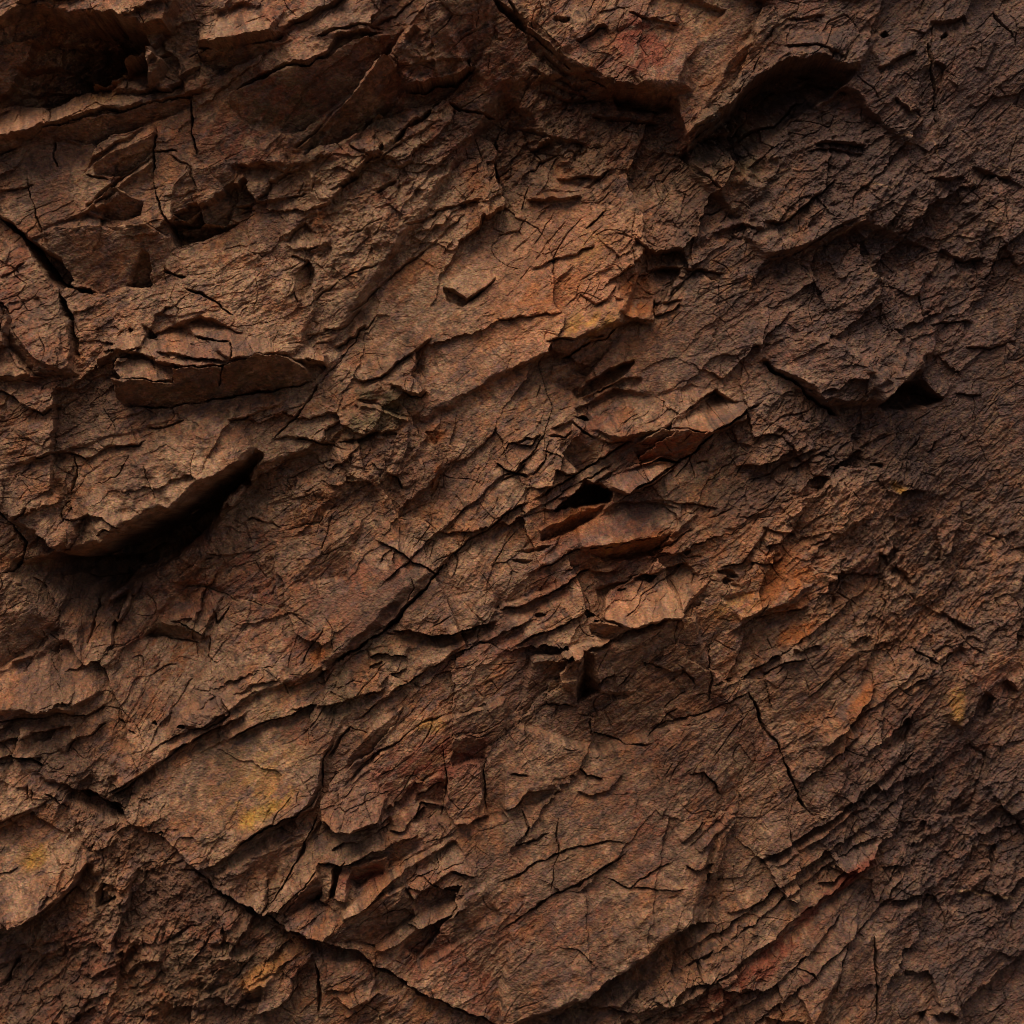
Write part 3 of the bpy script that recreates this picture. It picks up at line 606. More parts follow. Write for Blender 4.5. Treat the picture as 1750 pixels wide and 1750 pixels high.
# rough interior of the cave and the lip over it
L([(40,78),(90,66),(150,70),(210,62)], 14, 14, 2, 10, 14)
L([(20,112),(80,104),(130,112),(180,98)], 16, 16, 2, 10, 14)
L([(10,150),(60,140),(110,135)], 10, 14, 2, 8, 10)
L([(160,40),(205,52),(250,66),(262,60)], 16, 16, 2, 8, 10)
L([(215,100),(255,108),(300,96)], 10, 12, 2, 8, 10)
L([(250,150),(290,158),(310,146),(350,118)], 14, 16, 2, 12, 10)
L([(40,22),(105,16),(170,6)], 12, 20, 2.4, 8, 12)
F([(340,40,-4),(420,15,-8),(490,30,4),(470,75,20),(400,90,26),(350,90,22)], 4)

# big planes that give the cliff its broad shape
F([(505,260,-20),(545,225,-10),(610,165,6),(660,110,16),(730,20,26),(790,-60,20),(860,-60,-10),(850,60,-18),(812,118,-10),(745,140,0),(690,156,6),(640,192,-20),(580,245,-24)], 5)
F([(395,170,14),(500,125,14),(640,66,12),(700,60,-4),(610,166,-20),(520,262,-30),(535,325,-14),(400,346,-6),(330,260,0)], 6)
F([(735,30,20),(790,-10,24),(838,10,18),(845,80,0),(812,116,-6),(745,138,10)], 6)
F([(870,10,0),(960,95,10),(1050,155,22),(1150,160,18),(1180,100,0),(1240,20,-6),(1100,-40,-20),(900,-40,-16)], 6)
F([(860,150,-6),(960,130,-22),(1050,160,-34),(1150,170,-30),(1190,290,-16),(1260,370,-14),(1110,420,0),(1000,330,6),(880,300,4)], 8)
F([(1170,235,0),(1340,50,-16),(1500,60,-6),(1470,115,22),(1340,100,26),(1230,195,22)], 5)
F([(1275,310,0),(1340,216,-20),(1450,150,-24),(1560,250,-6),(1480,380,12),(1310,440,18),(1275,400,14)], 6)
F([(1300,460,-8),(1480,380,-14),(1640,440,-6),(1600,600,18),(1510,690,26),(1405,690,22),(1300,610,16)], 7)
F([(560,600,-10),(760,300,-26),(860,160,-30),(1010,330,0),(1110,420,14),(1060,555,22),(900,620,14),(720,720,10)], 10)
F([(180,1150,-14),(340,960,-26),(440,800,-20),(560,760,0),(730,980,6),(560,1140,16),(300,1250,14)], 10)
F([(905,1120,14),(1010,1112,18),(1180,1040,14),(1235,1210,-8),(1020,1285,-16),(890,1240,-8)], 8)
F([(900,1400,-2),(1010,1290,0),(1240,1300,2),(1180,1570,8),(1000,1700,20),(850,1750,20)], 8)
F([(0,360,-10),(60,420,-4),(140,600,16),(130,640,14),(-60,660,12),(-60,380,-6)], 5)
F([(300,420,-8),(400,350,-14),(530,325,-12),(560,420,-2),(520,600,14),(400,620,14),(290,540,8)], 8)

F([(190,152,14),(212,118,26),(262,90,46),(290,120,40),(255,162,16)], 5)
L([(206,118),(232,112),(262,118)], 9, 12, 2, 8, 10)

# broken faces inside the upper right overhang and under the top centre brow
L([(1195,240),(1225,222),(1250,226),(1290,180)], 14, 12, 1.8, 8, 10)
L([(1240,250),(1290,212),(1330,206),(1380,160)], 16, 14, 1.8, 10, 12)
L([(1300,165),(1335,132),(1362,138),(1400,128),(1440,136)], 14, 12, 1.8, 8, 10)
L([(1275,290),(1320,250),(1350,246)], 10, 12, 1.8, 8, 10)
F([(1225,215,0),(1262,186,10),(1275,205,14),(1240,232,-4)], 2)
F([(1345,118,0),(1370,112,12),(1392,128,10),(1360,140,-6)], 2)
F([(1205,262,0),(1240,250,10),(1262,290,8),(1225,296,-6)], 2)
L([(930,88),(965,118),(990,122),(1010,140)], 12, 12, 1.8, 8, 10)
L([(1045,150),(1070,172),(1100,170),(1135,178)], 12, 10, 1.8, 8, 10)
F([(985,140,0),(1010,132,10),(1040,158,10),(1015,172,-6)], 2)
L([(150,962),(200,955),(240,930),(270,932)], 16, 14, 2, 8, 12)
L([(110,985),(150,990),(200,985),(215,972)], 12, 16, 2, 8, 12)
F([(255,905,0),(285,895,16),(300,915,10),(270,930,-8)], 2.5)
F([(335,862,0),(372,842,16),(365,872,4),(345,885,-8)], 2.5)

# long straight bedding planes
L([(1080,1752),(1230,1664),(1335,1592),(1425,1524),(1510,1452)], 15, 26, 2.0, 9, 14)
L([(1180,1765),(1290,1700),(1380,1630),(1440,1560)], 10, 18, 1.8, 6, 10)
L([(1150,1640),(1260,1565),(1380,1480),(1500,1400),(1570,1330)], 9, 18, 1.8, 6, 10)
L([(600,1236),(680,1176),(760,1128),(860,1080),(930,1050)], 9, 20, 1.8, 6, 10)
L([(640,1010),(760,900),(850,820),(930,760)], 6, 22, 1.6, 4, 8)
L([(1230,1180),(1340,1110),(1440,1040),(1500,1000)], 8, 18, 1.8, 6, 10)
L([(1400,1290),(1500,1210),(1590,1130)], 8, 18, 1.8, 6, 10)
L([(860,900),(960,840),(1050,790)], 6, 16, 1.6, 4, 8)
L([(560,330),(660,262),(740,210)], 7, 18, 1.6, 5, 8)
L([(590,540),(690,450),(800,360)], 6, 22, 1.6, 4, 8)


# ------------------------------------------------------------------ natural breakage between the traced features
def blob(cx, cy, rx, ry, deg=0, soft=.5):
    c, s = math.cos(math.radians(deg)), math.sin(math.radians(deg))
    u = ((WX - cx) * c - (WY - cy) * s) / rx; v = ((WX - cx) * s + (WY - cy) * c) / ry
    return 1 - sst(1 - soft, 1 + soft, np.sqrt(u * u + v * v) + fbm(X, Y, 70, 3, 77) * .3)
calm = np.clip(sum(blob(*b) for b in [(200, 290, 190, 80, 20), (480, 170, 200, 70, 30), (370, 650, 180, 40, 0), (1010, 1400, 160, 150, 20), 
  (280, 820, 170, 90, 25), (720, 480, 130, 120, 45), (1030, 1610, 190, 90, 30), (950, 1430, 130, 110, 30), (400, 1330, 150, 80, 35), (70, 1480, 90, 70, 40),
  (800, 660, 130, 70, 50), (1050, 900, 140, 35, 25), (640, 1010, 80, 70, 50), (180, 440, 90, 50, 0), (620, 1450, 80, 40, 40),
  (1430, 1610, 60, 90, 60), (1200, 90, 120, 60, 50), (1130, 620, 110, 60, 20)]), 0, 1)
rough = np.clip(sum(blob(*b) for b in [
  (150, 110, 120, 50, 10), (300, 950, 120, 40, 35), (1330, 200, 150, 80, 30), (1020, 230, 170, 80, -20), (1130, 430, 90, 70, 0), (1520, 400, 260, 160, 20), (190, 1400, 110, 60, -30), (200, 1580, 220, 150, 40),
  (1560, 960, 260, 160, -30), (1380, 760, 130, 80, 30), (1620, 1450, 160, 220, 60), (160, 640, 90, 60, 60), (700, 320, 260, 120, 30),
  (600, 800, 160, 60, 20), (350, 1640, 200, 90, 20), (1180, 1700, 130, 60, 35)]), 0, 1)
CRK = (1 - .8 * calm).astype(f32)
TINT = np.zeros(X.shape, f32); HS = H.copy()
def strata(deg, seed, W):
    M = W > .004; x = X[M]; y = Y[M]; nm = NM[M]
    c, s = math.cos(math.radians(deg)), math.sin(math.radians(deg))
    hs = HS[M]; x = x - .15 * hs; y = y - .3 * hs      # the grain runs on over steep faces instead of smearing
    w1 = fbm(x, y, 260, 2, seed + 1) * 12; w2 = fbm(x, y, 46, 2, seed + 4) * 2.4
    u = (x * c - y * s) + w1 + w2                   # along the bedding (rising to the right)
    v = (x * s + y * c) + fbm(x, y, 260, 2, seed + 7) * 12 + fbm(x, y, 44, 2, seed + 9) * 2.0
    act = .35 + .65 * sst(-.35, .45, fbm(x, y, 110, 3, seed + 12))      # some beds are flaky, some are whole
    ru = fbm(x, y, 60, 4, seed + 70, .6) * 9; rv = fbm(x, y, 60, 4, seed + 76, .6) * 9      # ragged rims on the big planes
    a1, e1, t1 = facets((u + ru) / 1.7, v + rv + .18 * u, 124, seed, .34, .12, (0, .04)); o = a1 * .9
    a2, e2, t2 = facets(u / 2.0, v + 4 * nm, 38, seed + 1, .32, .13, (0, .06)); o = o + a2 * .50 * act
    a3, e3, t3 = facets(u / 2.2, v, 15, seed + 2, .36, .17, (0, .10)); o = o + a3 * .36 * act
    a4, e4, t4 = facets(u / 1.9, v, 6, seed + 3, .4, .22, (0, .10)); o = o + a4 * .66 * act
    # open hairlines: long wandering cracks following and crossing the bedding
    for q, (sx_, wl_, dp_, an_) in enumerate(((3.6, 70, 9, 0), (1.5, 70, 6, 1), (3.8, 30, 3.5, 0))):
        cu, cv = (u / sx_, v) if not an_ else (u, v / sx_)
        zc = np.abs(fbm(cu, cv, wl_, 2, seed + 50 + 7 * q, .22)) * wl_
        ex = sst(.14, .45, fbm(x, y, 75, 2, seed + 53 + 7 * q))
        o = o - dp_ * (1 - sst(.25, 1.15, zc * .8)) * ex * (1 - .5 * calm[M])
    TINT[M] += (t1 * .22 + t2 * .22 + t3 * .16) * W[M]
    g = fbm(x, y, 120, 2, seed + 20)
    o = o - 6.0 * (1 - sst(.5, 1.7, e1)) * sst(.05, .35, g) * CRK[M]
    o = o - 4.5 * (1 - sst(.45, 1.4, e2)) * sst(.1, .4, fbm(x, y, 60, 2, seed + 24)) * CRK[M]
    o = o + fbm(u / 5, v, 16, 3, seed + 30) * 1.9 + (fbm(u / 3.5, v, 5.5, 2, seed + 36) * .9 - 2.2 * sst(.28, .5, fbm(u / 5, v, 11, 3, seed + 39))) * (.5 + .5 * act)
    R = np.zeros(X.shape, f32); R[M] = o * W[M]
    return R
w52 = np.clip(blob(120, 1600, 400, 260) + blob(230, 1130, 170, 150) + blob(1500, 1500, 300, 220) * .6 + blob(820, 900, 150, 120), 0, 1)
w20 = np.clip(blob(150, 300, 420, 420) + blob(350, 720, 330, 200) + blob(1500, 560, 330, 220) * .7, 0, 1) * (1 - w52)
N = strata(21, 100, w20) + strata(52, 300, w52) + strata(38, 200, 1 - w20 - w52)
H += (N * (1 - .62 * calm) * (1 + .25 * rough)).astype(f32)
rr_ = rough > .02
HS = H.copy(); XH = X - .18 * H; YH = Y - .36 * H
xr, yr = XH[rr_] + fbm(X[rr_], Y[rr_], 30, 2, 440) * 5, YH[rr_] + fbm(X[rr_], Y[rr_], 30, 2, 441) * 5
ur, vr = xr * .8 - yr * .6, xr * .6 + yr * .8
rb, _, _t = facets(ur / 1.5, vr, 62, 450, .36, .42, (0, .10)); rc, _, _t = facets(ur / 1.6, vr, 26, 451, .42, .45, (0, .14)); rd, _, _t = facets(ur / 1.3, vr, 8, 452, .45, .45, (0, .12))
H[rr_] += ((rb * .8 + rc * .6 + rd * .3) * rough[rr_] * (.5 + .5 * sst(-.3, .3, fbm(xr, yr, 80, 2, 455)))).astype(f32)
# crumbly ground-mass: rounded lumps and pits
lump = np.abs(fbm(XH * .8 - YH * .6, (XH * .6 + YH * .8) * 1.7, 44, 5, 400, .55)) * 17 + fbm(XH, YH, 9, 3, 410) * 2.6
H += (lump * (.07 + .40 * rough) * (1 - .75 * calm)).astype(f32)
H += (fbm(XH, YH, 5.5, 3, 420, .6) * (.95 + .7 * rough - .25 * calm)).astype(f32)

# ------------------------------------------------------------------ colour of the stone (minerals, rust, lichen), plus regional tone and painted brightness
def mix(A, B, m): return A + (np.array(B, f32) - A) * m[..., None].astype(f32)
n1 = fbm(X, Y, 300, 4, 500); n2 = fbm(X, Y, 70, 4, 510); n3 = fbm(X * .8 - Y * .6, (X * .6 + Y * .8) * 3, 40, 4, 520); n4 = fbm(XH, YH, 12, 3, 530)
COL = np.empty(X.shape + (3,), f32); COL[:] = (.275, .138, .074)
sx, sy = XH * .8 - YH * .6, XH * .6 + YH * .8
COL = mix(COL, (.255, .148, .086), sst(-.1, .5, n2) * .9)             # olive tan
COL = mix(COL, (.225, .082, .046), sst(.0, .5, -n1) * .75)             # maroon
COL = mix(COL, (.165, .100, .082), sst(.05, .45, n3) * .8)            # mauve grey
COL = mix(COL, (.330, .140, .055), sst(.12, .5, fbm(sx / 2.5, sy, 50, 4, 541)) * .6)   # rusty streaks
COL = mix(COL, (.340, .200, .115), sst(.15, .6, fbm(sx / 2, sy, 30, 4, 540)) * .6)
COL = mix(COL, (.42, .27, .165), sst(.35, .62, ridged(sx / 3, sy, 26, 3, 570) / 1.8 + .12 * n2) * .55 * sst(-.2, .3, n2))     # dusty scratches
COL = mix(COL, (.085, .052, .036), sst(.28, .58, fbm(XH, YH, 16, 4, 580, .6)) * .7)                                        # dark varnish specks
COL = mix(COL, (.13, .078, .058), sst(.10, .55, fbm(X, Y, 160, 4, 590)) * .5)
STK = np.clip(.50 + .5 * n2 + 1.5 * fbm(sx / 2.2, sy, 17, 4, 550, .6), 0, 1)
def stain(c, k, *b):  # lays one colour patch: mineral stains and painted tone alike
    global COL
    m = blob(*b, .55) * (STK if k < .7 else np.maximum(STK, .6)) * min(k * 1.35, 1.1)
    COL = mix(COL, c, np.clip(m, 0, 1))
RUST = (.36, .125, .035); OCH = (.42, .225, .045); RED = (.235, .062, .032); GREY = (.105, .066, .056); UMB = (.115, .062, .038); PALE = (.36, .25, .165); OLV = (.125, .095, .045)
STAINS_AND_TONES = [
 (RUST,.7,(715,465,60,20,42)), (RUST,.55,(690,470,50,14,45)), (OCH,.5,(455,1375,62,26,25)), (OCH,.35,(420,1330,90,40,30)), (RUST,.6,(548,1120,22,14,30)), (RUST,.3,(530,1085,30,12,-30)),
 (OCH,.35,(60,1460,30,20,40)), (RUST,.5,(955,900,45,12,28)), (RUST,.6,(1060,938,50,12,12)), (OCH,.35,(1055,935,30,10,12)),
 (RUST,.45,(1085,505,36,48,0)), (OCH,.25,(1010,420,36,36,30)), (RUST,.45,(940,480,120,40,20)), (OCH,.3,(1000,550,60,26,15)), (RUST,.28,(1100,1020,90,40,15)), (RUST,.55,(1330,1000,70,40,20)), (OCH,.35,(1260,1030,50,20,20)),
 (RUST,.4,(1270,920,90,30,35)), (RUST,.35,(1480,870,60,20,30)), (RUST,.5,(1375,1075,40,16,30)), (RUST,.3,(1480,1200,60,14,50)), (RUST,.35,(1530,1090,30,40,60)),
 (OCH,.4,(1640,1190,28,50,-10)), (OCH,.3,(1715,630,30,50,0)), (OCH,.45,(1535,832,16,6,-30)), (RED,.75,(1460,1498,52,12,42)), (RUST,.35,(1460,1498,40,8,42)), (RED,.45,(1110,90,70,60,0)), (RED,.3,(1080,75,60,30,0)),
 (RUST,.7,(743,744,16,14,0)), (RUST,.55,(744,818,8,28,-15)), (RUST,.4,(548,488,12,22,-30)), (OCH,.4,(575,365,30,12,25)), (RUST,.4,(425,360,12,8,0)), (RUST,.3,(300,240,12,26,0)), (OCH,.3,(170,170,40,14,10)),
 (OCH,.35,(735,1240,26,12,20)), (RED,.4,(745,1340,110,70,30)), (RED,.35,(620,1490,50,26,20)), (RED,.45,(1150,765,60,20,15)), (RUST,.2,(1150,765,50,14,15)), (RUST,.45,(455,1650,40,16,30)), (RUST,.3,(500,1640,30,30,0)), (RUST,.25,(330,1000,90,14,42)),
 (RUST,.35,(645,585,60,8,45)), (RUST,.3,(615,600,40,8,45)), (RUST,.35,(1235,1700,150,26,38)), (RED,.4,(1380,1660,80,12,50)), (RUST,.25,(1340,1620,60,10,42)), (RUST,.3,(185,1180,10,30,0)), (RUST,.3,(1050,650,90,40,20)), (RUST,.35,(1235,1135,20,40,0)),
 (PALE,.5,(560,590,70,26,30)), (PALE,.45,(640,330,170,70,35)), (PALE,.5,(300,1120,70,40,30)), (PALE,.5,(470,820,110,60,40)), (PALE,.4,(700,380,120,50,35)), (PALE,.35,(390,470,90,60,20)), (GREY,.35,(350,1330,90,40,35)), (PALE,.35,(765,1460,26,24,0)), (PALE,.3,(700,1590,36,18,30)),
 (PALE,.35,(1190,500,60,30,10)), (PALE,.3,(1490,220,60,40,0)), (PALE,.4,(395,60,60,20,15)), (PALE,.3,(760,480,120,60,30)), (PALE,.4,(330,840,110,40,30)),
 (OLV,.7,(300,1078,56,16,0)), (OLV,.6,(640,715,60,30,20)), (OLV,.6,(650,680,40,16,-15)), (OLV,.5,(1290,220,120,80,30)), (OLV,.5,(470,180,60,40,20)), (OLV,.5,(1270,240,80,60,0)), (OLV,.35,(540,1180,200,60,30)), (OLV,.4,(360,1650,160,60,20)), (OLV,.3,(1210,830,80,30,20)), (OLV,.4,(380,660,150,22,5)), (OLV,.35,(600,240,80,50,30)),
 (UMB,.4,(250,1640,330,150,10)), (UMB,.4,(1120,1560,330,260,20)), (UMB,.3,(120,1100,140,200,0)), (UMB,.4,(760,1330,140,110,30)), (UMB,.3,(1150,1250,260,130,20)), (UMB,.35,(120,640,160,120,0)), (UMB,.4,(1010,230,190,100,0)),  # broad umber darkening, mainly along the bottom and lower left
 (GREY,.85,(1580,560,330,340,0)), (GREY,.85,(1650,1500,230,290,0)), (GREY,.85,(1600,150,340,230,0)), (GREY,.5,(1260,430,180,90,20)), (GREY,.35,(1130,640,90,60,20)), (GREY,.35,(1080,890,90,24,22)), (GREY,.4,(1690,1000,150,240,0)), (GREY,.2,(830,700,70,120,60)), (GREY,.3,(450,1040,100,40,0)), (GREY,.3,(1000,1700,120,60,20)),  # broad grey-mauve darkening, mainly down the right side
 (RUST,.8,(985,893,66,22,28)), (RUST,.8,(1072,937,84,20,14)), (OCH,.4,(1050,936,20,14,0)), (RUST,.5,(1150,768,64,26,20)), (RUST,.45,(960,490,130,50,25)), (OCH,.45,(1000,560,50,24,10)), (RUST,.6,(1340,990,70,50,30)),
 ((.44,.22,.12),.7,(960,480,150,110,20)), ((.42,.27,.165),.55,(640,430,200,150,30)), ((.40,.25,.15),.55,(300,830,150,70,30)), ((.40,.25,.15),.45,(420,480,130,80,10)), ((.40,.22,.12),.35,(1110,1010,130,50,20)), ((.42,.22,.12),.5,(1380,900,140,50,25)), ((.42,.25,.15),.5,(1200,690,80,30,25)), ((.38,.24,.15),.45,(300,1120,120,60,30)), ((.40,.24,.14),.4,(130,200,130,26,12)), ((.40,.24,.14),.4,(480,120,150,26,25)),  # lit brightness of centre, left slabs and ledges painted in as paler colour
 (RUST,.5,(940,500,90,30,30)), (OCH,.25,(1010,430,40,26,40)), (OCH,.5,(1005,555,44,22,10)),
 ((.25,.055,.025),.95,(1460,1497,50,11,42)), (RED,.6,(1385,1560,120,8,42)), (RED,.5,(1290,1650,120,9,36)), (RED,.4,(1190,1712,90,9,34)), ((.40,.19,.06),.8,(455,1652,40,15,32)), ((.40,.19,.07),.7,(432,1672,16,12,30)), ((.40,.22,.06),.7,(738,1240,20,10,-10)), (RUST,.75,(1365,1078,38,12,32)), (RUST,.7,(548,1122,14,9,30)), (RUST,.7,(1335,985,44,30,30)),
 (RUST,.5,(700,462,50,14,42)), (RED,.45,(1090,95,60,40,10)), (RED,.6,(1140,766,50,18,15)), (RED,.5,(1240,1710,120,14,38)), (RED,.5,(1370,1600,70,10,45)), (RUST,.7,(548,370,16,8,30)), (RED,.6,(620,1490,46,18,20)), (RUST,.75,(1470,1205,40,10,50)), (RUST,.7,(1085,490,30,22,0)), (RUST,.6,(1085,530,34,16,0)), (RED,.5,(740,1300,90,40,20)),
 ((.44,.26,.05),.75,(450,1386,34,13,28)),
 (OCH,.7,(62,1466,24,14,30)), (OCH,.7,(1640,1205,14,26,0)), (OCH,.7,(1536,832,16,7,-30)),
]
for c_, k_, b_ in STAINS_AND_TONES: stain(c_, k_, *b_)
def vein(pts, w, c, k):
    sl = box(pts, w * 3 + 4); D, SD, U = line_field(pts, sl)
    m = (1 - sst(.4 * w, 1.4 * w, D)) * sst(0, .1, U) * sst(0, .1, 1 - U) * np.clip(.7 + NM[sl], 0, 1) * k
    COL[sl] = mix(COL[sl], c, m)
for pts_, w_, k_ in [([(1640,1529),(1660,1526),(1690,1541),(1720,1541),(1755,1550)], 2.2, .8), ([(1530,700),(1528,760),(1535,800)], 1.8, .4), ([(305,1001),(350,1004),(400,1024),(450,1035),(505,1048)], 2.6, .6),
  ([(1375,1740),(1400,1650),(1460,1520)], 1.2, .2), ([(1540,225),(1600,235),(1610,270)], 1.8, .5), ([(1380,440),(1430,400),(1480,375)], 1.8, .45), ([(1480,310),(1530,318),(1560,300)], 2, .5), ([(60,1050),(40,1100)], 1, .1),
  ([(1675,560),(1700,522),(1755,510)], 1.6, .4), ([(1500,150),(1540,170),(1580,200)], 1.5, .35), ([(1690,270),(1745,290)], 1.5, .5), ([(485,903),(540,895),(575,865)], 2.5, .4), ([(1590,70),(1594,110)], 4, .4), ([(750,1310),(715,1355),(760,1335)], 1.2, .4)]:
    vein(pts_, w_, (.50, .33, .19), k_)

COL *= (1 + TINT)[..., None]
COL *= (1 + .34 * n4 + .12 * fbm(XH, YH, 4, 2, 560))[..., None]
COL *= np.array([1.03, .925, .83], f32)
COL = np.clip(COL, .015, .6)

# ------------------------------------------------------------------ material
def rock_material(name):
    m = bpy.data.materials.new(name); m.use_nodes = True; t = m.node_tree; N_ = t.nodes; Lk = t.links
    b = N_['Principled BSDF']; b.inputs['Specular IOR Level'].default_value = .35
    at = N_.new('ShaderNodeAttribute'); at.attribute_name = 'stone'
    tc = N_.new('ShaderNodeTexCoord')
    mp = N_.new('ShaderNodeMapping'); mp.inputs['Rotation'].default_value = (0, math.radians(38), 0); mp.inputs['Scale'].default_value = (1, 1, 1.5)
    Lk.new(tc.outputs['Object'], mp.inputs[0])
    def noise(sc, det, vec, rgh=.6):
        n = N_.new('ShaderNodeTexNoise'); n.inputs['Scale'].default_value = sc; n.inputs['Detail'].default_value = det
        n.inputs['Roughness'].default_value = rgh; Lk.new(vec, n.inputs['Vector']); return n
    na = noise(38, 8, mp.outputs[0], .68); nb = noise(120, 6, tc.outputs['Object'], .7); nc = noise(9, 4, tc.outputs['Object'])
    r = N_.new('ShaderNodeMapRange'); r.inputs[1].default_value = .3; r.inputs[2].default_value = .72; r.inputs[3].default_value = .52; r.inputs[4].default_value = 1.5
    Lk.new(na.outputs[0], r.inputs[0])
    r2 = N_.new('ShaderNodeMapRange'); r2.inputs[1].default_value = .3; r2.inputs[2].default_value = .7; r2.inputs[3].default_value = .78; r2.inputs[4].default_value = 1.22
    Lk.new(nb.outputs[0], r2.inputs[0])
    mu = N_.new('ShaderNodeMath'); mu.operation = 'MULTIPLY'; Lk.new(r.outputs[0], mu.inputs[0]); Lk.new(r2.outputs[0], mu.inputs[1])
    sc = N_.new('ShaderNodeVectorMath'); sc.operation = 'SCALE'; Lk.new(at.outputs['Vector'], sc.inputs[0]); Lk.new(mu.outputs[0], sc.inputs['Scale'])
    hn = noise(55, 5, mp.outputs[0], .65)
    h1 = N_.new('ShaderNodeVectorMath'); h1.operation = 'MULTIPLY_ADD'; Lk.new(hn.outputs['Color'], h1.inputs[0]); h1.inputs[1].default_value = (1.1, 1.0, 1.3); h1.inputs[2].default_value = (.45, .5, .35)
    h2 = N_.new('ShaderNodeVectorMath'); h2.operation = 'MULTIPLY'; Lk.new(sc.outputs[0], h2.inputs[0]); Lk.new(h1.outputs[0], h2.inputs[1])
    Lk.new(h2.outputs[0], b.inputs['Base Color'])
    rr = N_.new('ShaderNodeMapRange'); rr.inputs[3].default_value = .55; rr.inputs[4].default_value = .95
    Lk.new(nc.outputs[0], rr.inputs[0]); Lk.new(rr.outputs[0], b.inputs['Roughness'])
    bu = N_.new('ShaderNodeBump'); bu.inputs['Distance'].default_value = .030; bu.inputs['Strength'].default_value = .75
    Lk.new(na.outputs[0], bu.inputs['Height'])
    bv = N_.new('ShaderNodeBump'); bv.inputs['Distance'].default_value = .009; bv.inputs['Strength'].default_value = .6
    Lk.new(nb.outputs[0], bv.inputs['Height']); Lk.new(bu.outputs[0], bv.inputs['Normal'])
    vo = N_.new('ShaderNodeTexVoronoi'); vo.inputs['Scale'].default_value = 46; vo.inputs['Randomness'].default_value = 1
    wv = N_.new('ShaderNodeVectorMath'); wv.operation = 'MULTIPLY_ADD'; Lk.new(hn.outputs['Color'], wv.inputs[0]); wv.inputs[1].default_value = (.03, .03, .03); Lk.new(mp.outputs[0], wv.inputs[2])
    Lk.new(wv.outputs[0], vo.inputs['Vector'])
    bw = N_.new('ShaderNodeBump'); bw.inputs['Distance'].default_value = .012; bw.inputs['Strength'].default_value = .7
    Lk.new(vo.outputs['Distance'], bw.inputs['Height']); Lk.new(bv.outputs[0], bw.inputs['Normal'])
    Lk.new(bw.outputs[0], b.inputs['Normal'])
    return m
ROCK = rock_material('weathered_ironstone')

